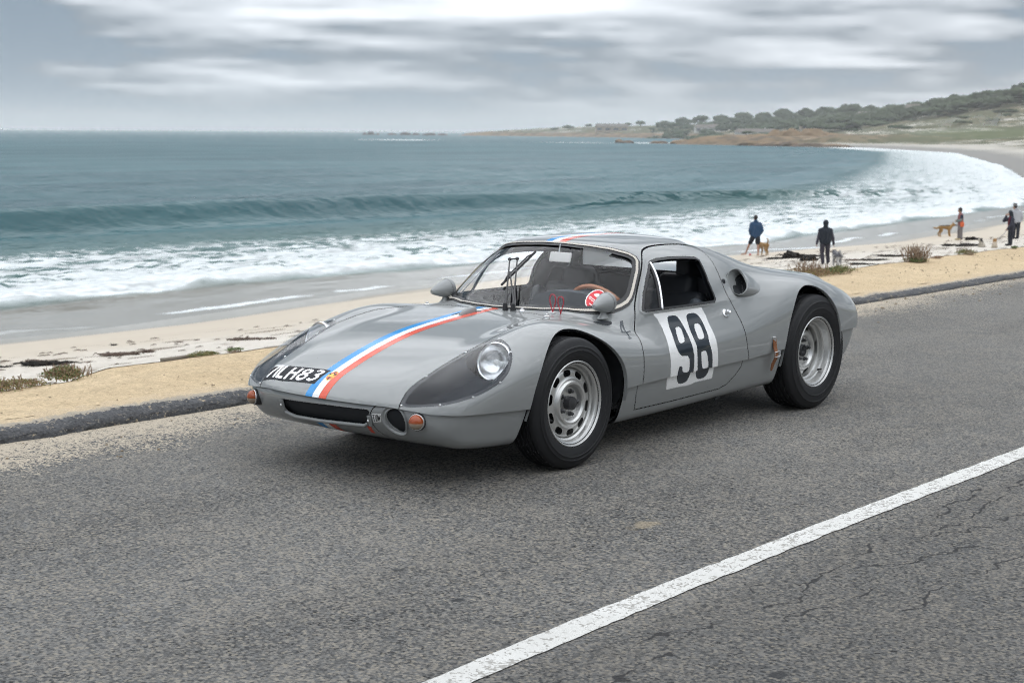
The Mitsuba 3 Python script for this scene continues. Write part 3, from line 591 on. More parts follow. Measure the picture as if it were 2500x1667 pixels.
# ---- wheels
def wheel(x, z, s, R_t, wid, front, y_out):
    key = f'{CAR}__wheel'; n = 0
    while any(k.startswith(key + '__') for k in scene): n += 1; key = f'{CAR}__wheel_{n:03d}'
    Rw = align([0, 0, 1], [0, s, 0]); c = np.array([x, s * y_out, z])
    def w(part, m, b, smooth=False, **lab): return put(f'{key}__{part}', xf(m, Rw, c), b, smooth, CARM, **lab)
    rl, sw = .207, .012
    prof = [(rl - .012, -.006), (rl + .004, .001), (rl + .012, .007), (rl + .035, sw), (rl + .047, sw + .002), (rl + .049, sw + .0042), (rl + .052, sw + .0042), (rl + .054, sw + .002), (R_t - .046, sw), (R_t - .044, sw + .0018), (R_t - .041, sw + .0018), (R_t - .039, sw - .001), (R_t - .036, sw - .004), (R_t - .022, sw - .010), (R_t - .008, -.006), (R_t - .003, -.016)]
    t0, t1 = -.018, -wid + .018; g = 5
    for k in range(g):
        a = t0 + (t1 - t0) * (k + .5) / g
        prof += [(R_t, a + .006), (R_t - .006, a + .004), (R_t - .006, a - .0035), (R_t, a - .0055)]
    prof += [(R_t - .004, -wid + .012), (R_t - .022, -wid), (rl, -wid + .004)]
    w('tyre', lathe(prof, 96), 'rubber', 35)
    lip = [(rl - .004, -.012), (rl, -.004), (rl + .002, .002), (rl - .002, .0045), (rl - .006, .002), (rl - .010, -.008), (rl - .020, -.013)]
    if front:
        w('rim', lathe(lip + [(rl - .024, -.020), (rl - .026, -.036), (rl - .034, -.042), (rl - .036, -.060), (rl - .036, -.12)], 96), 'satin_silver', 30)
        pr = [(.171, -.060), (.166, -.046), (.158, -.040), (.144, -.037), (.128, -.036), (.118, -.032), (.112, -.022), (.104, -.015), (.094, -.015), (.086, -.022), (.080, -.036), (.076, -.044), (.050, -.045), (.030, -.045)]
        hole_r, hole_n, hw, hl, ph = .1455, 10, .0155, .0275, .1
    else:
        w('rim', lathe(lip + [(rl - .024, -.022), (rl - .028, -.045), (rl - .030, -.050), (rl - .038, -.054), (rl - .040, -.075), (rl - .050, -.080), (rl - .052, -.15)], 96), 'satin_silver', 30)
        pr = [(.152, -.125), (.146, -.102), (.138, -.094), (.128, -.092), (.120, -.088), (.112, -.076), (.102, -.070), (.092, -.072), (.084, -.082), (.078, -.094), (.05, -.096), (.030, -.096)]
        hole_r, hole_n, hw, hl, ph = .134, 5, .012, .032, .35
    pp = []
    for a, b in zip(pr[:-1], pr[1:]):
        for t in np.linspace(0, 1, 4)[:-1]: pp.append((a[0] + (b[0] - a[0]) * t, a[1] + (b[1] - a[1]) * t))
    pp.append(pr[-1]); d = lathe(pp, 180); V, F = np.array(d.vertices), np.array(d.faces)
    an = np.arctan2(V[:, 1], V[:, 0]) - ph; st = 2 * np.pi / hole_n; an = (an + st / 2) % st - st / 2; rr = np.hypot(V[:, 0], V[:, 1])
    lx, ly = np.abs(an * hole_r) - (hl - hw), np.abs(rr - hole_r)
    sd = np.hypot(np.maximum(lx, 0), ly) - hw
    V, F = clip(V, F, -sd); w('disc', trimesh.Trimesh(V, F, process=False), 'satin_silver', 40)
    zf = -.045 if front else -.096
    lr = .058 if front else .060
    for i in range(5):
        a = i / 5 * 2 * np.pi + .31 + (0 if front else .2)
        q = join([xf(lathe([(.013, 0), (.013, .004), (.0095, .006)], 16)), xf(lathe([(.0095, .004), (.0095, .020), (.006, .024), (.001, .024)], 6))]); q.apply_translation([lr * math.cos(a), lr * math.sin(a), zf]); w('lug_nut', q, 'dark_metal', 20)
    if front: w('hub_cap', lathe([(.033, zf - .004), (.033, zf + .03), (.030, zf + .036), (.022, zf + .037), (.012, zf + .040), (.0005, zf + .0405)], 32), 'hub_black', 35)
    else: w('hub_cap', lathe([(.036, zf - .004), (.036, zf + .012), (.031, zf + .014), (.029, zf + .006), (.020, zf - .01), (.0005, zf - .012)], 32), 'dark_metal', 35)
    w('brake_drum', lathe([(.001, zf - .035), (.165, zf - .035), (.17, -wid)], 40), 'lining', 40)
    a = -1.15 if front else .75
    v = tube([(math.cos(a) * .168, math.sin(a) * .168, -.05), (math.cos(a) * .160, math.sin(a) * .160, -.022)], [.006, .0045], 8); w('valve', v, 'trim_black', 40)
mat('hub_black', principled((.03, .03, .033), .35))
wheel(0, .318, 1, .318, .165, True, .735); wheel(0, .318, -1, .318, .165, True, .735)
wheel(-2.3, .338, 1, .338, .20, False, .742); wheel(-2.3, .338, -1, .338, .20, False, .742)

# ---- cabin
ZW = .70
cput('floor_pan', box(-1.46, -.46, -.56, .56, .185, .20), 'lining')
cput('bulkhead', join([rbox(-1.50, -1.46, -.62, .62, .17, .815, .015), rbox(-1.47, -1.38, -.60, .60, .60, .66, .02)]), 'cabin_black', 30)
for y in (.34, -.34):
    seat = join([rbox(-1.22, -.72, y - .24, y + .24, .20, .32, .05), xf(rbox(-.06, .06, -.22, .22, 0, .52, .05), rot([0, 1, 0], -24), [-1.20, y, .26]), xf(rbox(-.07, .05, -.12, .12, 0, .16, .045), rot([0, 1, 0], -20), [-1.395, y, .68])])
    cput('seat', seat, 'cabin_black', 40)
    for e in (-1, 1):
        cput('seat__bolster', xf(rbox(-.05, .11, -.035, .035, 0, .44, .03), rot([0, 1, 0], -24), [-1.20, y + e * .215, .28]), 'cabin_grey', 40)
# dashboard with its instrument cowl
dash = [rbox(-.66, -.36, -.60, .60, .60, .665, .03)]
cput('dashboard', join(dash), 'cabin_black', 40)
bc = []
for x, k in ((-.575, .985), (-.60, 1.0), (-.66, 1.0), (-.72, .97)):
    th = np.linspace(0, np.pi, 30); bc.append(np.stack([np.full(30, x), .225 + .26 * k * np.sign(np.cos(th)) * np.abs(np.cos(th)) ** .75, .63 + .155 * k * np.sin(th) ** .62], 1))
face = np.vstack([bc[0], [[-.575, .225, .63]]]); j = np.arange(29)
cput('instrument_cowl', join([loft(bc, closed=False), trimesh.Trimesh(face, np.stack([j, j + 1, j * 0 + 30], 1), process=False)]), 'cabin_grey', 30)
def ring(c, ax, r, rad, n=48): R = align([0, 0, 1], np.asarray(ax) / np.linalg.norm(ax)); return xf(tube([(r * math.cos(t), r * math.sin(t), 0) for t in np.linspace(0, 2 * np.pi, n + 1)[:-1]], rad, 10, True), R, c)
SC = np.array([-.735, .335, .655]); SA = np.array([-.80, 0, .50])
cput('steering_wheel__rim', ring(SC, SA, .185, .013), 'wood', True)
Rs = align([0, 0, 1], SA / np.linalg.norm(SA))
sp = [xf(box(.03, .178, -.012, .012, -.002, .002), rot([0, 0, 1], a)) for a in (90, 210, 330)]
cput('steering_wheel__spokes', xf(join(sp + [lathe([(.0005, .02), (.035, .016), (.04, 0), (.04, -.06)], 24)]), Rs, SC), 'dark_metal', 30)
cput('interior_mirror', xf(rbox(-.006, .006, -.072, .072, -.028, .028, .005), rot([0, 1, 0], -18), [-.72, .068, .945]), 'mirror_back', 40)
cput('interior_mirror__stem', tube([(-.73, .048, .955), (-.745, .047, 1.015)], .004, 8), 'chrome', True)
mat('mirror_back', principled((.62, .62, .60), .3))
for s in (1, -1):                                                       # inner door panel, A-pillar cover
    xx = np.linspace(-.62, -1.42, 30); P = side(xx, .69, s) - [0, s * .03, 0]; Q = P.copy(); Q[:, 2] = .22; Q[:, 1] = s * .66
    cput('door_trim', loft([P, P * .5 + Q * .5, Q], closed=False), 'cabin_black', True)
    pb, pf = region(BB, BF, (-1.5, -.5, .35 if s > 0 else -.8, .8 if s > 0 else -.35, .70, 1.02))
    wf_, sf_ = win_field(pb), ws_field(pb); b, f = cut(pb, pf, -np.minimum(wf_ + .0, sf_ + .030)); bput('pillar_trim', off(b, -.028), f, 'cabin_black')
k = cput('red_sticker', xf(lathe([(.0005, 0), (.0001 + .5, 0)], 40), None, None), 'sticker_red') if False else None
def on_ws(x, y): return top(np.atleast_1d(x), np.atleast_1d(y))
sb, sf2 = region(BB, BF, (-.62, -.42, .36, .56, .66, .86)); sb, sf2 = subdiv(sb, sf2, 2)
EO = np.array([(-.515 + .062 * math.cos(t), .462 + .047 * math.sin(t)) for t in np.linspace(0, 2 * np.pi, 40)[:-1]])
b, f = cut(sb, sf2, sdf(EO, sb[:, :2])); bput('windscreen__sticker', off(b, .001), f, 'white_paint', label='oval red and white sticker on the windscreen')
b, f = cut(sb, sf2, sdf(EO, sb[:, :2]) + .005); bput('windscreen__sticker_field', off(b, .0016), f, 'sticker_red')
for poly in (np.array([(-.545, .445), (-.530, .437), (-.528, .452), (-.536, .470), (-.530, .480), (-.545, .472), (-.552, .458)]), np.array([(-.512, .425), (-.508, .425), (-.508, .500), (-.512, .500)]), np.array([(-.502, .430), (-.498, .430), (-.498, .490), (-.502, .490)]), np.array([(-.480, .450), (-.476, .450), (-.476, .475), (-.480, .475)])):
    b, f = cut(sb, sf2, sdf(poly, sb[:, :2])); bput('windscreen__sticker_mark', off(b, .0022), f, 'white_paint')

# ---- outside fittings
for s in (1, -1):                                                       # bullet mirrors
    p = top(-.47, s * .545)[0]; c = p + [.0, s * .004, .072]
    prof = [(.0005, .094), (.010, .094), (.0145, .089), (.023, .070), (.033, .044), (.042, .018), (.049, -.006), (.0525, -.026), (.0525, -.040), (.048, -.045), (.043, -.042)]
    R = align([0, 0, 1], np.array([.985, s * .09, -.10]) / np.linalg.norm([.985, s * .09, -.10]))
    cput('door_mirror__shell', xf(lathe(prof, 40), R, c), 'grey_satin', 40)
    cput('door_mirror__glass', xf(lathe([(.0005, -.041), (.044, -.041)], 32), R, c), 'chrome')
    cput('door_mirror__seam', xf(tube([(.0518 * math.cos(t), .0518 * math.sin(t), -.020) for t in np.linspace(0, 2 * np.pi, 41)[:-1]], .0012, 6, True), R, c), 'dark_metal', True)
    st = [(p + [.0, 0, .0]) + np.array([.032 * k_ * math.cos(t) * .9, .020 * k_ * math.sin(t), z_]) for k_, z_ in () for t in ()]
    rg = []
    for k_, z_, dx in ((1.15, -.004, 0), (1.0, .004, 0), (.62, .016, -.002), (.5, .035, -.006), (.55, .055, -.008)):
        t = np.linspace(0, 2 * np.pi, 25)[:-1]; rg.append(p + np.stack([.036 * k_ * np.cos(t) + dx, .021 * k_ * np.sin(t), np.full(24, z_)], 1))
    cput('door_mirror__stalk', loft(rg), 'grey_satin', True)
mat('grey_satin', principled((.25, .26, .26), .32, clearcoat=.6))
# wiper: two arms of a parallel linkage and a blade
def ws_lift(x, y, h): p = top(x, y); return p + bn(p) * h
A0, A1 = ws_lift(-.222, .105, .012)[0], ws_lift(-.600, -.170, .030)[0]
B0, B1 = ws_lift(-.228, .152, .012)[0], ws_lift(-.600, -.118, .030)[0]
def arm(p, q, part):
    t = np.linspace(0, 1, 12); P = p + (q - p) * t[:, None]; n = top(P[:, 0], P[:, 1]); P[:, 2] = np.maximum(P[:, 2], n[:, 2] + .018); P[0] = p
    cput(part, tube(P, np.linspace(.0055, .0038, 12), 8), 'trim_black', True)
arm(A0, A1, 'wiper__arm'); arm(B0, B1, 'wiper__arm'); arm(B0 + [.0, .012, 0], B1 + [.12, .05, -.06], 'wiper__spring')
for p in (A0, B0): cput('wiper__spindle', xf(lathe([(.016, -.014), (.014, .006), (.010, .03), (.006, .034), (.001, .035)], 16), align([0, 0, 1], bn(p)[0]), p - bn(p)[0] * .006), 'trim_black', 30)
cput('wiper__link', tube([A1, B1], .0045, 8), 'dark_metal', True)
for p in (A1, B1): cput('wiper__joint', trimesh.creation.icosphere(2, .010).apply_translation(p), 'dark_metal', True)
bx0, bx1 = np.array([-.425, -.090]), np.array([-.672, -.060]); t = np.linspace(0, 1, 16)
q = bx0 + (bx1 - bx0) * t[:, None]; P = ws_lift(q[:, 0], q[:, 1], .012); cput('wiper__blade', tube(P, .0065, 6), 'trim_black', True)
q2 = q[3:13]; P2 = ws_lift(q2[:, 0], q2[:, 1], .026); cput('wiper__blade_bow', tube(np.vstack([P[1:2], P2, P[-2:-1]]), .004, 6), 'trim_black', True)
# red wire pulls, fasteners, hood latch fin
for x, y, h in ((-.277, .372, .11), (-.297, .408, .10)):
    p = top(x, y)[0]; t = np.linspace(0, 1, 30); a = t * 2 * np.pi
    L = p + np.stack([.0 * a, .022 * np.sin(a) * np.sin(a / 2) ** .6, h * np.sin(a / 2) ** 1.2 * .88], 1); cput('cable_pull', tube(L, .0028, 6), 'red_wire', True)
p = top(-.283, .365)[0]; cput('cable_pull__clip', join([xf(rbox(-.012, .012, -.018, .018, 0, .006, .002), None, p), xf(rbox(-.005, .012, -.005, .005, 0, .012, .002), None, p)]), 'white_paint', 30)
for x, y in ((-.185, .41), (-.185, -.41), (-.243, .20)):
    p = top(x, y)[0]; cput('fastener', xf(lathe([(.015, -.001), (.015, .004), (.009, .008), (.009, .014), (.0005, .016)], 20), align([0, 0, 1], bn(p)[0]), p), 'chrome', 40)
p = top(-.06, .0)[0]
rg = []
for xk, w_, h_ in ((.07, .002, .0), (.055, .010, .016), (.03, .014, .026), (.0, .016, .031), (-.03, .015, .030), (-.055, .011, .024), (-.068, .004, .014)):
    t = np.linspace(0, np.pi, 13); b0 = top(np.full(13, p[0] + xk), p[1] - .01 + w_ * np.cos(t)); b0[:, 2] += h_ * np.sin(t) - .001; rg.append(b0)
cput('hood__latch_fin', loft(rg, closed=False), 'grey_paint', True)
hb, hf = region(HB, HF_, (-.16, .1, -.12, .12, .6, .8)); hb, hf = subdiv(hb, hf, 2)
e1 = round_poly([(.02, -.055), (-.01, -.062), (-.075, -.060), (-.085, -.05), (-.05, -.042), (.01, -.044)], 2); e2 = round_poly([(-.10, -.018), (-.135, -.02), (-.145, .012), (-.125, .026), (-.105, .016)], 2)
for q in (e1, e2): b, f = cut(hb, hf, sdf(q, hb[:, :2])); bput('hood__latch_slot', off(b, .0014), f, 'lining')
# air scoop on the sail panel
for s in (1, -1):
    OUT = np.array([(-1.536, .829), (-1.560, .842), (-1.595, .842), (-1.632, .830), (-1.655, .80), (-1.660, .775), (-1.645, .745), (-1.612, .722), (-1.575, .712), (-1.545, .716), (-1.532, .735), (-1.528, .77), (-1.530, .80)])
    OUT = round_poly(OUT, 2); c = OUT.mean(0); P0 = side(OUT[:, 0], OUT[:, 1], s)
    # mouth: its front edge lies in the skin, its rear edge stands proud
    u = (OUT[:, 0] - OUT[:, 0].max()) / (OUT[:, 0].min() - OUT[:, 0].max()); n0 = bn(P0)
    mouth = P0 + n0 * (.056 * np.sin(u * np.pi / 2) ** 1.1)[:, None] + np.array([.03, 0, 0]) * (u ** 2)[:, None]
    tailp = side(np.array([-1.84]), np.array([.748]), s)[0]; nt = bn(tailp)[0]
    rings = []
    for k in np.linspace(0, 1, 16):
        g_ = math.sqrt(max(1 - k ** 1.6, 0)); ctr = mouth.mean(0) * (1 - k) + (tailp - nt * .01) * k
        rings.append(ctr + (mouth - mouth.mean(0)) * (.02 + .98 * g_) - n0.mean(0) * (.022 * k))
    cput('air_scoop', loft(rings), 'grey_paint', True)
    th = [mouth, mouth * .995 + mouth.mean(0) * .005 + n0 * .0035, mouth * .955 + mouth.mean(0) * .045 + n0 * .001, mouth * .94 + mouth.mean(0) * .06 - n0 * .006]
    cput('air_scoop__rim', loft(th), 'grey_paint', True)
    inn = [mouth * .945 + mouth.mean(0) * .055 - n0 * .004, mouth * .9 + mouth.mean(0) * .1 + np.array([-.03, -s * .008, -.002]), mouth * .8 + mouth.mean(0) * .2 + np.array([-.075, -s * .016, -.004]), mouth * .45 + mouth.mean(0) * .55 + np.array([-.10, -s * .02, -.004])]
    cput('air_scoop__throat', loft(inn, cap=True), 'lining', True)
    # push-button handle, strap
    p = side(np.array([-1.384]), np.array([.636]), s)[0]; R = align([0, 0, 1], bn(p)[0])
    cput('door_handle', xf(lathe([(.024, 0), (.024, .006), (.019, .009), (.013, .009), (.013, .030), (.010, .033), (.006, .031), (.0005, .031)], 28), R, p), 'chrome', 35)
    zz = np.linspace(.465, .285, 16); xx = -1.772 - .012 * np.linspace(0, 1, 16); P = side(xx, zz, s); N = bn(P)
    bul = np.interp(zz, [.28, .33, .36, .39, .42, .47], [.004, .008, .020, .022, .008, .004]); P = P + N * bul[:, None]; N2 = P + N * .004
    wdt = np.interp(zz, [.28, .30, .33, .47], [.004, .012, .017, .017])[:, None] * np.array([1, 0, 0])
    st = loft([P - wdt, N2 - wdt, N2 + wdt, P + wdt], closed=False); st2 = loft([P + wdt, P - wdt], closed=False); cput('strap', join([st, st2]), 'leather', 30, label='brown leather strap with a buckle')
    pb_ = side(np.array([-1.778]), np.array([.388]), s)[0] + bn(side(np.array([-1.778]), np.array([.388]), s)[0])[0] * .029
    cput('strap__buckle', tube([pb_ + [.026, 0, .010], pb_ + [-.026, 0, .012], pb_ + [-.028, 0, -.016], pb_ + [.024, 0, -.018]], .0035, 8, True), 'chrome', True)
    pt = side(np.array([-1.772]), np.array([.462]), s)[0]; cput('strap__plate', xf(rbox(-.018, .018, -.014, .014, 0, .009, .003), align([0, 0, 1], bn(pt)[0]), pt), 'chrome', 30)
cput('exhaust_notch', xf(rbox(-.05, .05, -.004, .004, -.008, .008, .003), rot([0, 1, 0], 22), [-1.40, .655, .178]), 'lining')
tag(CAR, 'low silver grey racing coupe with blue white and red stripes parked on the road', 'car')
# ----------------------------------------------------------------------------- road, verge, beach, sea, far coast.  s runs along the road, n across it towards the sea
DS, DN = np.array([.643, .766]), np.array([-.766, .643])
def sn(s, n, z=0.0):
    s, n, z = np.broadcast_arrays(np.asarray(s, float), np.asarray(n, float), np.asarray(z, float)); return np.stack([s * DS[0] + n * DN[0], s * DS[1] + n * DN[1], z], -1)
def tosn(x, y): return x * DS[0] + y * DS[1], x * DN[0] + y * DN[1]
def grid(P):
    a, b = P.shape[:2]; i, j = np.meshgrid(np.arange(a - 1), np.arange(b - 1), indexing='ij'); k = (i * b + j).ravel()
    return P.reshape(-1, 3), np.vstack([np.stack([k, k + b, k + b + 1], 1), np.stack([k, k + b + 1, k + 1], 1)])
def up_facing(VF):
    V, F = VF; n = np.cross(V[F[:, 1]] - V[F[:, 0]], V[F[:, 2]] - V[F[:, 0]]); f = F.copy(); m = n[:, 2].sum() < 0
    return (V, f[:, ::-1] if m else f)
nz, fbm, vor, cr, ss, mix = mikit.noise, mikit.fbm, mikit.voronoi, mikit.cell_rand, mikit.smoothstep, mikit.mix
def psn(p): return p.x * .643 + p.y * .766, -p.x * .766 + p.y * .643
def dseg(s, n, pts):
    best = mi.Float(9)
    for (a, b), (c, d) in zip(pts[:-1], pts[1:]):
        ex, ey = c - a, d - b; t = dr.clip(((s - a) * ex + (n - b) * ey) / (ex * ex + ey * ey), 0, 1)
        best = dr.minimum(best, dr.sqrt(dr.square(s - a - t * ex) + dr.square(n - b - t * ey)))
    return best
CRACKS = [[(3.30, 2.80), (3.57, 2.82), (3.77, 2.84), (3.94, 2.83), (4.13, 2.86), (4.33, 2.78), (4.51, 2.77), (4.76, 2.70), (5.04, 2.79), (5.29, 2.83), (5.44, 2.82)], [(4.37, 2.62), (4.6, 2.62), (4.78, 2.59), (5.1, 2.56)],
          [(5.70, 2.76), (6.01, 2.79), (6.27, 2.76), (6.73, 2.82), (7.24, 2.91), (9, 2.8)], [(5.94, 2.74), (6.08, 2.71), (6.31, 2.65), (6.57, 2.63), (8, 2.5)], [(3.6, 2.66), (3.8, 2.71), (4.0, 2.69)], [(5.29, 2.76), (5.49, 2.65), (5.7, 2.59), (5.92, 2.58)], [(4.9, 2.35), (5.3, 2.42), (5.8, 2.36), (6.4, 2.46), (7.2, 2.40)], [(5.44, 2.82), (5.75, 2.90), (6.2, 2.88), (6.9, 2.98)], [(4.51, 2.77), (4.62, 2.86), (4.86, 2.9)]]
def road_color(p, n, uv):
    s, t = psn(p)
    d1, d2, r = vor(p.x * 118, p.y * 118); e1, e2, q = vor(p.x * 54 + 7, p.y * 54)
    g = fbm(p.x * 90, p.y * 90, 0, 2)
    big = fbm(s * .55, t * .9, 3, 4); mid = fbm(p.x * 6, p.y * 6, 9, 3)
    base = .104 + .11 * (r - .5) + .10 * (g - .5) + .068 * (big - .5) + .030 * (mid - .5) - .010 * ss(.10, .02, dr.abs(dr.abs(t - 4.65) - .78) - .12 + .1 * (big - .5)) 
    c = mix((.99, .99, .97), (1.08, 1.0, .88), ss(.40, .75, r * .6 + mid * .4)) * base
    c = mix(c, mi.Color3f(.235, .21, .17), dr.select(q > .76, ss(.46, .22, e1), 0) * .62)                 # pale chips and sand in the pores
    c = mix(c, mi.Color3f(.025, .027, .03), dr.select(q < .16, ss(.42, .2, e1), 0) * .75)
    bed = ss(6.1, 7.45, t + .9 * (fbm(s * .6, t * 1.0, 7, 4) - .5)); grit = r * .62 + q * .38 + .35 * (fbm(p.x * 9, p.y * 9, 1, 3) - .5)   # blown sand towards the kerb: more grains, not a tint
    c = mix(c, mi.Color3f(.36, .31, .24) * (.86 + .28 * nz(p.x * 150, p.y * 150, 5)), ss(.0, .16, grit - (1.12 - 1.02 * bed)) * .85)
    lane = ss(3.02, 2.9, t); c = c * (1 - .20 * lane)                                                      # the far lane is an older, darker course
    wob = .060 * (fbm(s * 11, t * 11, 2, 4) - .5)
    cd = mi.Float(9)
    for k in CRACKS: cd = dr.minimum(cd, dseg(s + wob, t + wob * 1.7, k))
    br = nz(s * 7, t * 7, 8)
    c = mix(c, mi.Color3f(.012, .012, .013), ss(.010, .004, cd + .007 * ss(.40, .75, br)) * .88)
    pd = dr.sqrt(dr.square((s - 5.32) / .16) + dr.square((t - 3.74) / .07)) + .9 * (fbm(p.x * 26, p.y * 26, 2, 2) - .5)
    c = mix(c, mi.Color3f(.30, .24, .15), ss(.8, .2, pd) * .35)
    for a, b, ra in ((4.07, 2.36, .030), (4.15, 4.02, .020), (3.55, 4.5, .016), (4.7, 4.9, .013), (4.0, 3.6, .02)):
        sd = dr.sqrt(dr.square((s - a) / 1.5) + dr.square(t - b)) / ra + .8 * (nz(p.x * 70, p.y * 70, 4) - .5); c = mix(c, mi.Color3f(.018, .019, .021), ss(1.0, .7, sd) * .85)
    return c
def road_bump(p, n, uv):
    d1, d2, r = vor(p.x * 95, p.y * 95); return .0016 * (1 - d1) * (.4 + r) + .002 * nz(p.x * 45, p.y * 45, 1)
scene['asphalt'] = {'type': 'bumpmap', 'arbitrary': mikit.proc(road_bump, eps=.0015), 'scale': 1.0, 'b': principled(mikit.proc(road_color), .82, two=False, specular=.35)}
sg = np.concatenate([np.arange(-40, 0, 4), np.arange(0, 16, .5), np.arange(16, 150, 4), [400]]); ng = np.concatenate([np.arange(-9, 7.2, .6), [7.235]])
S_, N_ = np.meshgrid(sg, ng, indexing='ij'); put('road', up_facing(grid(sn(S_, N_, 0 * S_))), 'asphalt', kind='structure', label='worn grey asphalt road with sandy edge and cracks')
# painted line, its edges ragged
def line_color(p, n, uv):
    w = nz(p.x * 130, p.y * 130, 2) * .6 + fbm(p.x * 34, p.y * 34, 6, 3) * .6; m = fbm(p.x * 3, p.y * 3, 1, 3)
    c = mix((.44, .435, .41), (.53, .525, .505), m); return mix(c, mi.Color3f(.20, .19, .17), ss(.70, .82, w + .30 * (m - .5)) * .8)
scene['road_paint'] = principled(mikit.proc(line_color), .7)
ls = np.arange(-30, 150, .03); wv = .014 * (meshkit.fbm(np.stack([ls * 14, ls * 0, ls * 0], 1), 3) - .5); wv2 = .014 * (meshkit.fbm(np.stack([ls * 14, ls * 0 + 9, ls * 0], 1), 3) - .5)
cen = np.interp(ls, [-30, 0, 3.3, 4.6, 6, 8, 12, 150], [2.3, 2.87, 3.055, 3.115, 3.145, 3.16, 3.18, 3.2])
put('road__marking', up_facing(grid(np.stack([sn(ls, cen - .058 + wv, .004), sn(ls, cen + .058 + wv2, .004)], 1))), 'road_paint', label='white painted line along the road')
# kerb: a rounded, coarse asphalt berm
def kerb_color(p, n, uv):
    s, t = psn(p); m = fbm(p.x * 5, p.y * 5, p.z * 9, 3); g = nz(p.x * 95, p.y * 95, p.z * 95); h = nz(p.x * 210, p.y * 210, p.z * 210); k = nz(p.x * 48, p.y * 48, p.z * 48)
    c = mi.Color3f(.052, .053, .056) * (.05 + 1.1 * g + .7 * h + .5 * m); c = mix(c, mi.Color3f(.26, .24, .20), ss(.74, .86, k * .6 + h * .45) * .75)
    dust = g * .32 + h * .22 + k * .25 + m * .3 + .75 * ss(7.25, 7.42, t); c = mix(c, mi.Color3f(.30, .265, .21), ss(.80, 1.02, dust) * .8); return mix(c, mi.Color3f(.37, .29, .19) * (.75 + .5 * h), ss(.35, .6, g * .35 + k * .25 + m * .2 + ss(7.34, 7.50, t) * .55 - .12))
scene['kerb_stone'] = principled(mikit.proc(kerb_color), .9)
def kerb_k(s): return np.interp(s, [-30, 5, 9, 13, 22, 150], [.76, .74, .64, .50, .40, .38])
kp = np.array([(7.205, -.03), (7.215, .03), (7.222, .044), (7.237, .064), (7.265, .079), (7.30, .088), (7.35, .092), (7.42, .094), (7.49, .093), (7.56, .089), (7.62, .08)])
ks = np.concatenate([np.arange(-30, 3, .25), np.arange(3, 19, .022), np.arange(19, 60, .15), np.arange(60, 150, 2)])
u_ = np.linspace(0, 1, 26); kn, kz = np.interp(u_, np.linspace(0, 1, len(kp)), kp[:, 0]), np.interp(u_, np.linspace(0, 1, len(kp)), kp[:, 1])
S_, N_ = np.meshgrid(ks, kn, indexing='ij'); Z_ = np.broadcast_to(kz, S_.shape)
q = np.stack([S_ * 36, N_ * 36, Z_ * 36], -1); d = (meshkit.fbm(q, 3) - .5); d2 = meshkit.fbm(np.stack([S_ * 2.5, S_ * 0, S_ * 0], -1), 3) - .5
Z_ = Z_ * kerb_k(S_); wgt = np.minimum(u_ / .08, 1) * np.minimum((1 - u_) / .1, 1)
P = sn(S_, N_ + (d * .046 * (1 - u_) ** .5 + d2 * .06) * 1.0, Z_ + (d * .034 * wgt + d2 * .02 * wgt)); put('kerb', up_facing(grid(P)), 'kerb_stone', True, kind='structure', label='low rounded asphalt kerb between road and dirt')
# verge of tan decomposed granite
def verge_color(p, n, uv):
    a = fbm(p.x * 2.2, p.y * 2.2, 1, 4); d1, d2, r = vor(p.x * 70, p.y * 70); b = fbm(p.x * 14, p.y * 14, 3, 3)
    c = mix((.365, .28, .175), (.455, .362, .24), a) * (.80 + .28 * r + .22 * (b - .5)); e1, e2, q = vor(p.x * 22, p.y * 22)
    return mix(c, mi.Color3f(.20, .14, .08), dr.select(q > .86, ss(.3, .12, e1), 0) * .7)
def verge_bump(p, n, uv): return .010 * fbm(p.x * 11, p.y * 11, 4, 4) + .003 * nz(p.x * 70, p.y * 70, 2)
scene['verge_soil'] = {'type': 'twosided', 'm': {'type': 'bumpmap', 'arbitrary': mikit.proc(verge_bump, eps=.004), 'scale': 1.0, 'b': principled(mikit.proc(verge_color), .95, two=False, specular=.2)}}
def edge_n(s): return np.interp(s, [-40, 5.0, 5.7, 6.2, 8, 12, 16.5, 18.4, 20, 25, 150], [8.2, 8.30, 8.36, 8.62, 8.66, 8.75, 8.90, 8.95, 8.95, 8.8, 9.0]) + .05 * (meshkit.fbm(np.stack([s * 1.6, s * 0, s * 0 + 2], -1), 3) - .5)
vs = np.concatenate([np.arange(-30, 2, .5), np.arange(2, 30, .06), np.arange(30, 150, 1.0)])
tt = np.concatenate([np.linspace(0, 1, 34), 1 + np.array([.02, .06, .12, .3, .7, 1.2, 1.8])]); S_, U_ = np.meshgrid(vs, tt, indexing='ij'); E_ = edge_n(S_)
N_ = np.where(U_ <= 1, 7.50 + (E_ - 7.50) * U_, E_ + (U_ - 1) * 1.6)
Z_ = np.where(U_ <= 1, .092 * kerb_k(S_) * (1 - U_) + (.050 + .03 * kerb_k(S_)) * U_, .072 - np.where(U_ > 1.01, .02 + 1.75 * (U_ - 1), 0)) + .022 * (meshkit.fbm(np.stack([S_ * 3, N_ * 3, S_ * 0], -1), 4) - .5)
put('verge', up_facing(grid(sn(S_, N_, Z_))), 'verge_soil', True, kind='structure', label='tan bare dirt strip between kerb and beach')
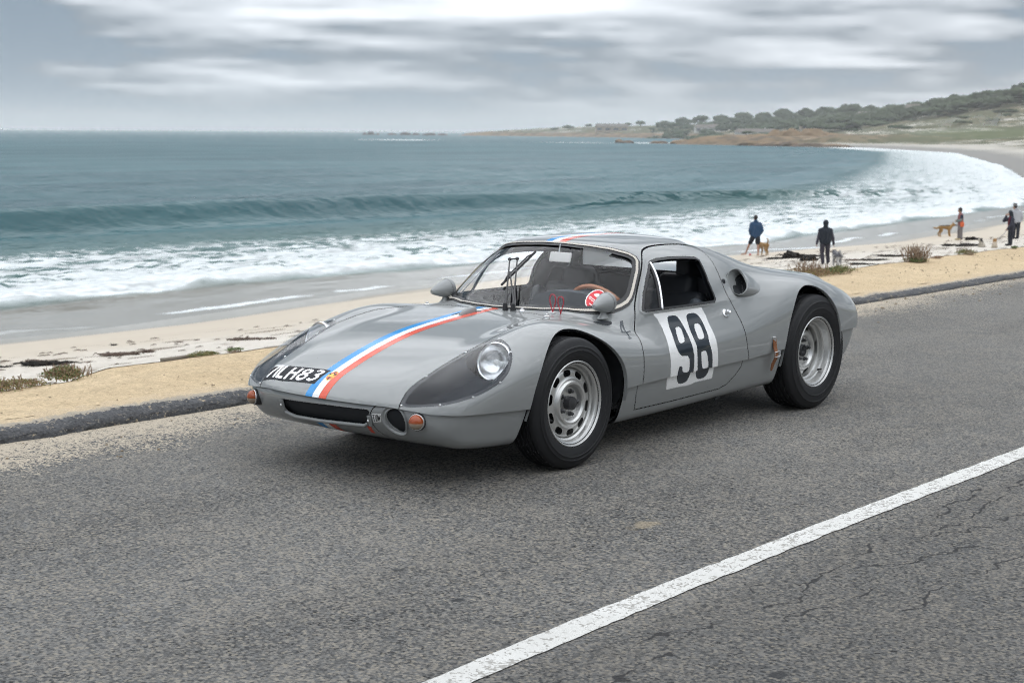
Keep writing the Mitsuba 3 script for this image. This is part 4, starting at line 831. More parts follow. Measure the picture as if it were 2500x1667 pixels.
# beach
SH_S = np.array([-400, -100, 31, 46, 61, 82, 104, 147, 200, 335, 544, 706, 773, 790.]); SH_N = np.array([49, 49, 49.5, 52, 53, 51, 54, 60.5, 80, 143, 249, 367, 455, 500.])
def shore(s): return np.interp(s, SH_S, SH_N)
BZ = np.array([(-90, 1.2), (-70, -.5), (-50, -1.6), (-37, -2.9), (-30, -3.25), (-24, -3.42), (-17, -3.74), (-11.5, -4.18), (-8.5, -4.55), (-5.5, -4.90), (0, -5.2), (12, -6.5)])
def beach_z(n, s): return np.interp(n - shore(s), BZ[:, 0], BZ[:, 1])
def shore_d(s):
    out, s = mi.Float(49.0), dr.minimum(s, 790.0)
    for a, b, c, d in zip(SH_S[1:-1].tolist(), SH_N[1:-1].tolist(), SH_S[2:].tolist(), SH_N[2:].tolist()): out = dr.select(s >= a, b + (d - b) * (s - a) / (c - a), out)
    return out
def beach_color(p, n, uv):
    s, t = psn(p); w = t - shore_d(s); st = fbm(s * .16, t * .55, 3, 4)
    fine = nz(p.x * 22, p.y * 22, 1); pock = fbm(s * 1.3, t * 2.2, 5, 4)
    dry = mix((.38, .348, .30), (.46, .43, .385), pock) * (.92 + .16 * fine)
    damp = mix((.325, .28, .225), (.375, .335, .275), st); wet = mi.Color3f(.21, .19, .16)
    c = mix(dry, damp, ss(-19.5, -15.0, w + 5 * (st - .5))); c = mix(c, wet, ss(-11.6, -9.6, w + 4.5 * (st - .5)))
    wr = fbm(s * .7, t * 2.6, 8, 4); c = mix(c, mi.Color3f(.10, .075, .05), ss(.655, .70, wr) * ss(-24, -19, w) * ss(-14, -17, w) * .8)        # wrack lines
    wr2 = fbm(s * .9, t * 3.4, 18, 4); return mix(c, mi.Color3f(.16, .125, .09), ss(.67, .72, wr2) * ss(-15, -22, w) * ss(-42, -30, w) * .75)
def beach_rough(p, n, uv):
    s, t = psn(p); w = t - shore_d(s); st = fbm(s * .16, t * .55, 3, 4); return .9 - .72 * ss(-11.8, -9.2, w + 4.5 * (st - .5))
def beach_bump(p, n, uv):
    s, t = psn(p); w = t - shore_d(s); return (.10 * fbm(s * 1.2, t * 2.0, 5, 4) + .02 * nz(p.x * 9, p.y * 9, 1)) * ss(-13, -20, w)
scene['sand'] = {'type': 'bumpmap', 'arbitrary': mikit.proc(beach_bump, eps=.03), 'scale': 1.0, 'b': principled(mikit.proc(beach_color), mikit.proc(beach_rough), two=False, specular=.5)}
bs = np.concatenate([np.arange(-60, 10, 2.5), np.arange(10, 110, .7), np.arange(110, 170, 2.5), np.arange(170, 420, 8)]); wn = np.concatenate([np.arange(-46, -34, 1.5), np.arange(-34, -4, .5), [-3, 0, 4, 12]])
S_, W_ = np.meshgrid(bs, wn, indexing='ij'); N_ = W_ + shore(S_); N_ = np.where(S_ < 150, np.maximum(N_, 9.3 + (W_ + 46) * .05), N_)
Z_ = np.where((S_ < 150) & (N_ < 12.6), np.interp(N_, [9, 10.5, 12.6], [-.6, -2.1, beach_z(12.6, 60.)]), beach_z(N_, S_)); dryw = np.clip((-19 - W_) / 6, 0, 1)
Z_ = Z_ + dryw * .10 * (meshkit.fbm(np.stack([S_ * .8, N_ * 1.2, S_ * 0], -1), 4) - .5)
put('beach', up_facing(grid(sn(S_, N_, Z_))), 'sand', True, kind='structure', label='pale sandy beach, wet towards the surf')
# sea
def sea_mesh():
    s = np.concatenate([-np.geomspace(400, 40000, 14)[::-1], np.arange(-380, -20, 12), np.arange(-20, 0, 1.5), np.arange(0, 190, .55), np.arange(190, 300, 1.6), np.arange(300, 1000, 9), np.geomspace(1010, 60000, 26)])
    w = np.concatenate([[-70, -40, -20, -12], np.arange(-8.0, 2, .25), np.arange(2, 26, .45), np.arange(26, 30, .4), np.arange(30, 46, .2), np.arange(46, 52, .4), np.arange(52, 64, .4), np.arange(64, 150, .9), np.arange(150, 420, 4), np.geomspace(424, 60000, 60)])
    S, W = np.meshgrid(s, w, indexing='ij'); N = W + shore(S) * np.exp(-np.maximum(W - 60, 0) / 120) + 52 * (1 - np.exp(-np.maximum(W - 60, 0) / 120))
    fb = lambda a, b, o, sd=0: meshkit.fbm(np.stack([S * a, W * b, S * 0 + sd], -1), o) - .5
    Z = np.full(S.shape, -4.9); near = np.exp(-np.maximum(np.hypot(np.maximum(np.abs(S - 90) - 110, 0), W) - 90, 0) / 80)
    Z += near * (1 - .8 * np.exp(-((W - 36) / 7) ** 2)) * (.16 * fb(.35, .9, 3, 1) + .10 * fb(1.2, 2.2, 2, 2)) * np.clip((W + 6) / 10, 0.05, 1)
    # the swell that is about to break
    c = 36.4 + 2.2 * fb(.035, 0, 2, 5) + np.interp(S, [0, 60, 97, 137, 156, 190, 240], [1.5, .2, .6, -1.5, -8, -12, -16]); x = N - 52 - c + 0
    amp = (1.36 + .9 * fb(.045, 0, 3, 7)) * np.interp(S, [-60, 20, 60, 110, 150, 185, 230], [.6, .95, 1.0, .95, .55, .2, 0])
    Z += amp * np.where(x < 0, np.exp(-(x / 1.35) ** 2), np.exp(-(x / 5.0) ** 2)) - .10 * amp * np.exp(-((x + 3.6) / 1.8) ** 2)
    for k, (cc, a, wd) in enumerate(((64, .30, 5), (84, .28, 6), (108, .30, 7), (140, .3, 9))):
        Z += a * (1 + fb(.03, 0, 2, 20 + k)) * np.exp(-((W - cc - 6 * fb(.02, 0, 2, 30 + k)) / wd) ** 2) * near
    # broken water: bore front and churned surface behind it
    fr = 1.2 * fb(.18, 0, 3, 9) + np.interp(S, [34, 62], [2.4, 0]); y = W - fr
    Z += .30 * np.clip(y / .8, 0, 1) * np.exp(-np.maximum(y, 0) / 9) * (1 + 1.4 * fb(.9, .9, 3, 11)) * near + .20 * fb(1.1, 1.1, 3, 12) * np.exp(-((y - 6) / 7) ** 2) * near * (y > -.5)
    Z += -.03 * np.clip((-W - 1) / 5, 0, 1) * 0
    return sn(S, N, Z)
def foam_mask(p):
    s, t = psn(p); w = t - shore_d(s)
    f = w - 2.4 * ss(62, 34, s) - 1.2 * (fbm(s * .18, 0, 9, 3) - .5) * 2
    n1 = fbm(s * .55, t * 1.0, 1, 5); n2 = fbm(s * 1.9, t * 2.6, 4, 4); v1, v2, r = vor(s * .75 + 1.5 * n1, t * 1.15 + 1.5 * n2); lace = ss(.34, .02, v2 - v1)
    width = 21 + 8 * ss(110, 200, s); right = ss(120, 190, s)
    body = ss(-.8, .6, f) * ss(width + 2, width - 4, f + 8 * (n1 - .5)); dens = .66 + .20 * ss(5.5, 1, f) + .03 * right - .20 * ss(6, width, f)
    m = body * ss(.40, .58, dens + .85 * (n1 - .5) + .50 * (n2 - .5) + .20 * (lace - .4)) * (.78 + .2 * n2)
    m = dr.maximum(m, ss(.0, .6, f + .3) * ss(4.2, 1.2, f + 3.6 * (n2 - .5) + 2 * (n1 - .5)) * .95)
    # a thin line of foam at the end of the swash
    sw = dr.abs(w + 4.3 + 2.0 * (fbm(s * .22, 3, 2, 3) - .5)); m = dr.maximum(m, ss(.5, .12, sw + .5 * (n2 - .5)) * .85 * ss(.35, .6, fbm(s * .3, 1, 4, 2)))
    # white water on rocks and on the far shore
    for x, y, a, b in ((-90, 1262, 30, 60), (40, 1041, 26, 16), (88, 1086, 30, 24), (103, 1010, 26, 34), (150, 1075, 34, 60), (175, 1190, 40, 60), (140, 880, 10, 60), (160, 790, 10, 70)):
        e = dr.sqrt(dr.square((p.x - x) / a) + dr.square((p.y - y) / b)); m = dr.maximum(m, ss(1.05, .6, e + 1.2 * (fbm(p.x * .11, p.y * .05, 3, 3) - .5)) * .9)
    return m
def sea_color(p, n, uv):
    s, t = psn(p); w = t - shore_d(s); m = foam_mask(p); big = fbm(s * .02, t * .06, 2, 4)
    deep = mix((.016, .066, .083), (.034, .102, .118), ss(.25, .75, big * .6 + .4 * fbm(s * .07, t * .22, 9, 4))); shal = mi.Color3f(.050, .110, .105); wash = mi.Color3f(.16, .15, .125)
    c = mix(deep, shal, ss(42, 14, w + 14 * (big - .5))); c = mix(c, wash, ss(.8, -1.6, w - 2.4 * ss(62, 34, s))); n2 = fbm(s * 3.0, t * 4.4, 7, 4)
    return mix(c, mi.Color3f(.60, .625, .63) * (.72 + .5 * n2), m)
def sea_rough(p, n, uv):
    s, t = psn(p); far = ss(60, 500, t); m = foam_mask(p); return (.15 + .2 * far) * (1 - m) + .9 * m
def sea_bump(p, n, uv):
    s, t = psn(p); w = t - shore_d(s); calm = ss(-1.5, 3.0, w)
    r = dr.sqrt(s * s + t * t); w1 = s + 5 * (nz(s * .05, t * .08, 3) - .5)
    a = .30 * fbm(w1 * .9, t * 1.9, 1, 3) * ss(420, 90, r); b = 1.5 * fbm(w1 * .22, t * .55, 6, 3) * ss(1100, 200, r); c = 3.6 * fbm(w1 * .05, t * .14, 4, 3) * ss(90, 260, r) * ss(3500, 700, r)
    return calm * (a * (1 - .5 * ss(7, 4, dr.abs(w - 36))) + b * ss(3, 12, w) * (1 - .88 * ss(7, 4, dr.abs(w - 36))) + c) + .10 * foam_mask(p) * fbm(s * 1.4, t * 1.8, 4, 3)
scene['sea_water'] = {'type': 'bumpmap', 'arbitrary': mikit.proc(sea_bump, eps=.06), 'scale': 1.0, 'b': principled(mikit.proc(sea_color), mikit.proc(sea_rough), two=False, specular=.15)}
scene['sea_water'] = {'type': 'twosided', 'm': scene['sea_water']}
put('sea', up_facing(grid(sea_mesh())), 'sea_water', True, kind='structure', label='teal sea with a rising swell and white surf')
# ----------------------------------------------------------------------------- far coast: one terrain sheet, woods, trees, houses, rocks
rng = np.random.default_rng(11)
COAST = np.array([(60, 150), (48.4, 152), (106, 349), (159, 577), (172, 777), (160, 850), (128, 892), (100, 925), (94, 950), (112, 985), (150, 1040), (190, 1130), (225, 1260), (245, 1400), (240, 1560), (215, 1800), (170, 2080), (110, 2350), (30, 2600), (-96, 2800), (-60, 3000), (300, 3300), (3000, 3400), (3000, 100)], float)
RIDGE = np.array([(-96, 2800, 5), (40, 2680, 9), (166, 2400, 12), (235, 2200, 14), (293, 2050, 15), (350, 1880, 15), (393, 1750, 14), (446, 1600, 19), (500, 1480, 27), (580, 1380, 37), (760, 1250, 40), (1200, 1100, 50)], float)
def land_h(x, y):
    P = np.stack([x.ravel(), y.ravel()], 1); d = -sdf(COAST, P)
    best, zr = np.full(len(P), 1e9), np.zeros(len(P))
    for a, b in zip(RIDGE[:-1], RIDGE[1:]):
        e = (b - a)[:2]; t = np.clip(((P - a[:2]) @ e) / (e @ e), 0, 1); q = np.hypot(*(P - a[:2] - t[:, None] * e).T); m = q < best; best[m] = q[m]; zr[m] = (a[2] + (b[2] - a[2]) * t)[m]
    f = lambda k, o, sd: meshkit.fbm(np.stack([P[:, 0] * k, P[:, 1] * k, P[:, 0] * 0 + sd], 1), o) - .5
    Y = P[:, 1]; sandy = np.clip((870 - Y) / 80, 0, 1)                               # a beach on this side of the point, low cliffs beyond it
    dn = np.maximum(d + 14 * f(.02, 3, 1), 0)
    cliff = np.interp(dn, [0, 6, 14, 30, 80, 200], [-.6, 2.0, 4.2, 5.2, 6.5, 9]) + 2.2 * f(.05, 4, 2)
    beach = np.interp(np.maximum(d, 0), [0, 10, 30, 50, 90, 180, 320], [0, 1.0, 2.4, 4.0, 6.6, 9.5, 14]) + np.clip(d / 60, 0, 1) * 4.0 * f(.03, 4, 4)
    h = cliff * (1 - sandy) + beach * sandy
    hill = zr * np.exp(-(best / np.where(Y < 0, 1, 330.0)) ** 2) * np.clip(d / 160, 0, 1)
    z = -4.9 + np.where(d > 0, h, np.maximum(d * .12, -4)) + hill
    return z.reshape(x.shape)
xs = np.concatenate([np.arange(-140, 60, 10), np.arange(60, 260, 3.2), np.arange(260, 640, 9), np.arange(640, 1500, 40)]); ys = np.concatenate([np.arange(150, 560, 7), np.arange(560, 1120, 4.0), np.arange(1120, 2900, 14), np.arange(2900, 3300, 50)])
X_, Y_ = np.meshgrid(xs, ys, indexing='ij'); Zt = land_h(X_, Y_)
V, F = grid(np.stack([X_, Y_, Zt], -1)); keep = (Zt.ravel()[F].max(1) > -6.4); F = F[keep]; u_, inv = np.unique(F, return_inverse=True); V, F = V[u_], inv.reshape(-1, 3)
def hill_color(p, n, uv):
    a = fbm(p.x * .012, p.y * .012, 1, 4); b = fbm(p.x * .05, p.y * .03, 6, 4); c_ = fbm(p.x * .2, p.y * .1, 2, 3); st = 1 - dr.abs(n.z)
    grass = mix((.075, .075, .045), (.135, .112, .072), ss(.35, .65, b)); scrub = mi.Color3f(.055, .062, .035); sand = mix((.28, .262, .225), (.37, .35, .315), c_); rock = mix((.175, .125, .08), (.10, .08, .058), ss(.3, .7, c_))
    c = mix(grass, sand, ss(.51, .61, a * .55 + b * .5)); c = mix(c, scrub, ss(.48, .57, c_ * .5 + b * .5) * .85)
    green = ss(1.1, .5, dr.sqrt(dr.square((p.x - 255) / 55) + dr.square((p.y - 850) / 120)) + .5 * (b - .5)); c = mix(c, mi.Color3f(.075, .095, .045), green * .55)
    low = ss(-2.2, -3.4, p.z + 2.4 * (b - .5)); beachy = ss(900, 820, p.y)
    c = mix(c, sand * .95, low * beachy); c = mix(c, rock, ss(2.5, .2, p.z + 3 * (b - .5)) * (1 - beachy)); c = mix(c, rock, ss(.10, .3, st) * (1 - beachy)); c = mix(c, mi.Color3f(.14, .11, .08), ss(-3.6, -4.5, p.z + 1.2 * (c_ - .5)) * (1 - beachy))
    return mix(c, mi.Color3f(.17, .165, .155), ss(-3.3, -4.3, p.z) * beachy)
scene['coast_ground'] = principled(mikit.proc(hill_color), .95, specular=.1)
put('hills', up_facing((V, F)), 'coast_ground', True, kind='structure', label='far coast of sand, scrub and rising ground')
from scipy.interpolate import RegularGridInterpolator
_h = RegularGridInterpolator((xs, ys), Zt, bounds_error=False, fill_value=0)
def gz(x, y): return float(_h([(x, y)])[0])
def leaf_color(p, n, uv):
    a = fbm(p.x * .35, p.y * .35, p.z * .5, 3); b = nz(p.x * .02, p.y * .02, 3); return mix((.030, .042, .024), (.060, .075, .042), a) * (.75 + .5 * b)
scene['cypress'] = principled(mikit.proc(leaf_color), .9, specular=.1); scene['bark'] = principled((.09, .075, .06), .9)
ICO = trimesh.creation.icosphere(2, 1.0); ICO1 = trimesh.creation.icosphere(1, 1.0)
def _shapes(base):
    out = []
    for k in range(20):
        V = np.array(base.vertices); V = V * (1 + .75 * (meshkit.fbm(V * 1.9 + k * 7.3, 3) - .5))[:, None]; V[:, 2] = np.where(V[:, 2] < 0, V[:, 2] * .55, V[:, 2]); out.append(V)
    return np.array(out), np.array(base.faces)
LUMP, LUMP1 = _shapes(ICO), _shapes(ICO1)
def clumps(C, R, rg, shapes):
    """Many uneven lumps at centres C with radii R (n, 3), as one mesh."""
    C, R = np.asarray(C, float), np.asarray(R, float); S, F = shapes; V = S[rg.integers(len(S), size=len(C))]; a = rg.uniform(0, 2 * np.pi, len(C)); c, s = np.cos(a)[:, None], np.sin(a)[:, None]
    V = np.stack([V[..., 0] * c - V[..., 1] * s, V[..., 0] * s + V[..., 1] * c, V[..., 2]], -1) * R[:, None] + C[:, None]; return V.reshape(-1, 3), (F[None] + (np.arange(len(C)) * V.shape[1])[:, None, None]).reshape(-1, 3)
def joinvf(L):
    off_ = np.cumsum([0] + [len(v) for v, _ in L[:-1]]); return np.vstack([v for v, _ in L]), np.vstack([f + o for (_, f), o in zip(L, off_)])
def crown(x, y, z, w, h, rg, n=9, base=LUMP, lean=0):
    a, r = rg.uniform(0, 2 * np.pi, n), np.sqrt(rg.uniform(0, 1, n)) * .62; s = w * rg.uniform(.17, .30, n)
    A = clumps(np.stack([x + w * .5 * r * np.cos(a) + lean * h, y + w * .5 * r * np.sin(a), z + h * (.52 + .30 * (1 - r) * rg.uniform(.5, 1.2, n))], 1), np.stack([s, s, np.minimum(s * .62, h * .26)], 1), rg, base)
    m = n * 3; a, r = rg.uniform(0, 2 * np.pi, m), rg.uniform(.45, .98, m); s = w * rg.uniform(.035, .085, m)                  # loose sprays that break the outline
    B = clumps(np.stack([x + w * .5 * r * np.cos(a) + lean * h, y + w * .5 * r * np.sin(a), z + h * (.48 + .46 * np.sqrt(np.maximum(1 - r * r, 0)) * rg.uniform(.6, 1.1, m))], 1), np.stack([s, s, s * .6], 1), rg, LUMP1)
    return joinvf([A, B])
def at_px(px, py_, y):                                                    # ground point seen at column px (of 2352) at depth y
    return (px * 1.0629 - 1250) / 3902.24 * y * 1.0, y
TREES = [(1520, 2380, 17, 9, 'flat-topped'), (1437, 2450, 13, 8, 'small round'), (1465, 2420, 16, 10, 'leaning'), (1300, 2600, 22, 8, 'low spreading'), (1270, 2620, 14, 6, 'low dark'), (1348, 2560, 12, 9, 'lone round'), (1560, 2340, 24, 12, 'broad'), (1605, 2280, 24, 13, 'wide'), (1650, 2220, 22, 13, 'dense'), (1700, 2160, 26, 15, 'slim tall'), (1745, 2090, 22, 14, 'evenly rounded'),
         (1790, 2030, 26, 16, 'broad-headed'), (1840, 1960, 24, 15, 'ragged'), (1888, 1900, 25, 17, 'domed'), (1940, 1850, 30, 21, 'high domed'), (1990, 1800, 28, 17, 'spreading'), (2040, 1760, 30, 18, 'broad low'), (2088, 1730, 28, 20, 'two-headed'), (2140, 1680, 32, 22, 'rounded'), (2190, 1640, 28, 22, 'full'), (2240, 1600, 30, 23, 'tall rounded'), (2290, 1570, 28, 24, 'dense lofty'), (2335, 1540, 30, 27, 'tallest rightmost')]
for k, (px, y, w, h, kind) in enumerate(TREES):
    x, y = at_px(px, 0, y); z = gz(x, y) - (.4 if k in (1, 2, 3, 4, 5) else .22 * h); rg = np.random.default_rng(100 + k); key = 'pine_tree' if k == 0 else f'pine_tree_{k:03d}'
    put(f'{key}__crown', crown(x, y, z, w, h * 1.12, rg, 11), 'cypress', False); put(f'{key}__trunk', tube([(x, y, z - 1), (x + w * .03, y, z + h * .3), (x + w * .05, y, z + h * .62)], [w * .03, w * .024, w * .012], 7), 'bark', True)
    lab = (f'{kind} dark tree alone on the bare far point' if k in (1, 2, 3, 4, 5) else f'{kind} dark tree on the skyline of the far wooded ridge'); tag(key, lab, 'tree', 'trees along the skyline of the far ridge')
ms = []
for k in range(900):                                                     # the wood under and between the skyline trees
    t = rng.uniform(0, 1) ** .8; px = 1500 + 900 * t; y = np.interp(px, [1500, 1700, 2000, 2200, 2352, 2400], [2400, 2080, 1760, 1600, 1510, 1480]) * rng.uniform(.80, 1.05); x, _ = at_px(px + rng.uniform(-20, 20), 0, y); z = gz(x, y) - .5
    w, h = rng.uniform(12, 24) * (.8 + .35 * t), rng.uniform(7, 13) * (.75 + .5 * t); ms.append(crown(x, y, z - 1.5, w, h, rng, 4, LUMP1))
for k in range(60):
    y = rng.uniform(1350, 1560); x = rng.uniform(440, 700); ms.append(crown(x, y, gz(x, y) - 1, rng.uniform(16, 26), rng.uniform(12, 18), rng, 4, LUMP1))
put('woods', joinvf(ms), 'cypress', False, kind='stuff', label='dark dense wood covering the far ridge')
for k, (px, y, w, h, lab) in enumerate(((1760, 1500, 46, 11, 'low dark thicket right of the white house on the far shore'), (1640, 1480, 58, 12, 'large dark wind-shaped thicket on the far shore dunes'), (1905, 1400, 44, 10, 'dark low thicket below the wooded ridge'), (1985, 1380, 40, 9, 'dark bushy patch under the ridge near the headland'))):
    x, y = at_px(px, 0, y); rg = np.random.default_rng(300 + k); put('thicket', crown(x, y, gz(x, y) - 3.2, w, h, rg, 14), 'cypress', False, label=lab, category='bush')
for k in range(26):
    px = rng.uniform(1420, 2350); y = rng.uniform(900, 1500); x, y = at_px(px, 0, y)
    if -sdf(COAST, np.array([[x, y]]))[0] > 40: put('shrub_clump', crown(x, y, gz(x, y) - .8, rng.uniform(8, 20), rng.uniform(3, 5), rng, 4, LUMP1), 'cypress', False, label='small dark shrub on the far dunes at the right', category='bush', group='small shrubs scattered over the far dunes')
# houses
scene['house_wall'] = principled((.47, .46, .43), .8); scene['house_tan'] = principled((.30, .25, .19), .8); scene['house_roof'] = principled((.13, .115, .10), .8); scene['pane'] = principled((.05, .06, .075), .2)
def house(px, y, w, dp, h, wall, lab, nwin=5, rot_=0.0):
    key, n = 'house', 0
    while any(k.startswith(key + '__') for k in scene): n += 1; key = f'house_{n:03d}'
    x, y = at_px(px, 0, y); z = gz(x, y) - .6; M = T().translate([x, y, z]).rotate([0, 0, 1], rot_)
    put(f'{key}__wall', box(-w / 2, w / 2, -dp / 2, dp / 2, 0, h), wall, False, M)
    r = trimesh.Trimesh([(-w / 2 - .6, -dp / 2 - .6, h), (w / 2 + .6, -dp / 2 - .6, h), (w / 2 + .6, dp / 2 + .6, h), (-w / 2 - .6, dp / 2 + .6, h), (-w / 2 + 1.5, 0, h + dp * .28), (w / 2 - 1.5, 0, h + dp * .28)], [(0, 1, 5), (0, 5, 4), (2, 3, 4), (2, 4, 5), (1, 2, 5), (3, 0, 4), (1, 0, 3), (1, 3, 2)], process=False)
    put(f'{key}__roof', r, 'house_roof', False, M); put(f'{key}__roof__chimney', box(w * .2, w * .2 + 1.1, -.6, .6, h + .8, h + dp * .28 + 1.2), wall, False, M)
    for i in range(nwin): a = -w / 2 + w * (i + .5) / nwin; put(f'{key}__window', box(a - w / nwin * .3, a + w / nwin * .3, -dp / 2 - .06, -dp / 2 + .2, h * .38, h * .78), 'pane', False, M)
    tag(key, lab, 'house')
house(1729, 1560, 40, 14, 8.5, 'house_wall', 'long white house below the dark wood on the far shore', 6)
house(1618, 1900, 30, 12, 6.5, 'house_wall', 'pale low house left of the white one on the far shore', 4)
house(1860, 1560, 26, 12, 6, 'house_tan', 'small tan house at the foot of the wooded ridge', 4)
house(1400, 2350, 48, 16, 8, 'house_tan', 'low tan house on the bare far point', 4)
house(2105, 1480, 30, 12, 6, 'house_tan', 'reddish tan house half hidden in the wood at right', 4)
house(1985, 1620, 24, 12, 6, 'house_wall', 'small pale house among trees of the ridge', 3)
# rocks of the point and off the coast
def rock_color(p, n, uv):
    a = fbm(p.x * .22, p.y * .22, p.z * .9, 4); b = nz(p.x * .05, p.y * .05, 2); c = mix((.11, .085, .065), (.21, .15, .095), ss(.38, .62, a * .7 + b * .3 + .06 * (p.z + 3))); return mix(c, mi.Color3f(.055, .045, .038), ss(-4.3, -4.9, p.z + .6 * (a - .5)) * .8)
scene['rock'] = principled(mikit.proc(rock_color), .9, specular=.2)
scene['dark_rock'] = principled((.060, .055, .052), .9)
def rock(x, y, w, d, h, seed, z=-5.2):
    V = np.array(trimesh.creation.icosphere(4, 1.0).vertices); q = V * 1.4 + seed; k = 1 + .9 * (meshkit.fbm(q, 5) - .5) + .25 * np.abs(meshkit.fbm(q * 2.2 + 5, 4) - .5); V = V * k[:, None]; V[:, 2] = np.maximum(V[:, 2], -.4)
    V[:, 2] = np.round(V[:, 2] * 5) / 5 * .35 + V[:, 2] * .65; return trimesh.Trimesh(V * [w / 2, d / 2, h] + [x, y, z], trimesh.creation.icosphere(4, 1.0).faces, process=False)
ROCKS = [(1418, 1050, 5, 8, 2.2), (1436, 1035, 8, 10, 1.7), (1500, 1010, 6, 8, 1.6), (1516, 1000, 7, 8, 1.8), (1560, 985, 12, 14, 2.5), (1578, 975, 8, 10, 1.9), (1600, 968, 9, 10, 1.6), (1637, 950, 15, 14, 2.8), (1665, 945, 14, 14, 3.6), (1700, 935, 17, 16, 4.6), (1738, 925, 18, 16, 5.6), (1776, 915, 18, 16, 6.6), (1815, 905, 18, 16, 7.2), (1856, 900, 18, 16, 7.0), (1895, 895, 18, 14, 6.2), (1935, 880, 16, 14, 5.2), (1720, 870, 14, 10, 2.2), (1760, 850, 14, 9, 2.0), (1800, 840, 16, 9, 2.2), (1850, 825, 16, 8, 1.8), (1905, 800, 16, 8, 1.6)]
ORD = 'first second third fourth fifth sixth seventh eighth ninth tenth eleventh twelfth thirteenth fourteenth fifteenth'.split()
for k, (px, y, w, d, h) in enumerate(ROCKS):
    x, y = at_px(px, 0, y); put('rock', rock(x, y, w * 1.15, d * 1.2, h * 1.15, k * 3.1), 'rock', 30, category='rock', group='rocks at the tip of the sandy point', label=(f'small brown rock in the water off the far point, {ORD[k]} from the left' if k < 7 else f'brown cliff rock of the far point, {ORD[k - 7]} from its seaward end' if k < 16 else f'low dark rock at the water edge before the point, {ORD[k - 16]} from the left'))
for k, (px, y, w, h) in enumerate(((838, 2900, 9, 3.2), (851, 2900, 14, 4.5), (868, 2900, 6, 2.5), (900, 2900, 16, 2.5), (930, 2850, 20, 4.0), (955, 2850, 14, 2.5), (985, 2800, 22, 3.2), (1015, 2800, 18, 2.6))):
    x, y = at_px(px, 0, y); put('sea_rock', rock(x, y, w, 12, h * 1.4, 60 + k * 2.3), 'dark_rock', 30, category='rock', group='dark rocks on the horizon off the point', label=f'dark low rock in the sea on the horizon, {ORD[k]} from the left')
# sprinklers on the green
scene['spray'] = {'type': 'mask', 'opacity': .05, 'b': {'type': 'twosided', 'b': {'type': 'diffuse', 'reflectance': rgb(.8, .82, .84)}}}
for k, (px, y, wd, ht, lab) in enumerate(((2195, 1020, -14, 5.5, 'white water spray arching left over the far green'), (2222, 1000, 15, 6.5, 'white water spray arching right over the far green'), (2290, 990, -7, 6.5, 'rightmost narrow white water spray on the far green'))):
    x, y = at_px(px, 0, y); z = gz(x, y); t = np.linspace(0, 1, 16); ms = []
    for j in range(5):
        f = 1 - .13 * j; P = np.stack([x + wd * f * t, y + j * .5 + 0 * t, z + ht * (.7 + .3 * f) * (1 - (1.25 * t - .35) ** 2 / .8).clip(0) + .3], 1); ms.append(tube(P, np.linspace(.12, .55, 16), 7))
    put('sprinkler_spray', join(ms), 'spray', True, label=lab, category='sprinkler')
# the land on the other side of the road, behind the camera: seen only in the paint of the car
S_, N_ = np.meshgrid(np.arange(-70, 200, 4.0), np.concatenate([[-9.0], np.arange(-10, -90, -3.0)]), indexing='ij')
q = np.clip((-9.5 - N_) / 30, 0, 1); Z_ = -.02 + q ** 1.3 * (2.6 + 3.2 * (meshkit.fbm(np.stack([S_ * .045, N_ * .05, S_ * 0 + 3], -1), 4) - .4)) + .15 * (meshkit.fbm(np.stack([S_ * .4, N_ * .4, S_ * 0], -1), 3) - .5) * np.minimum(q * 6, 1)
def dune_color(p, n, uv):
    a = fbm(p.x * .18, p.y * .18, 2, 4); b = fbm(p.x * 1.3, p.y * 1.3, 5, 3); return mix(mix((.24, .20, .14), (.32, .28, .21), b), mi.Color3f(.055, .06, .038), ss(.30, .46, a))
scene['dune_ground'] = principled(mikit.proc(dune_color), .95, specular=.1)
put('dunes', up_facing(grid(sn(S_, N_, Z_))), 'dune_ground', True, kind='structure', label='scrub covered dunes across the road')
rg = np.random.default_rng(8); ms = []
for k in range(90):
    s, n = rg.uniform(-60, 120), rg.uniform(-70, -34); x, y, _ = sn(s, n).ravel(); ms.append(crown(x, y, 1.2, rg.uniform(6, 12), rg.uniform(5, 11), rg, 4, LUMP1))
put('inland_woods', joinvf(ms), 'cypress', False, kind='stuff', label='dark low wood behind the dunes across the road')
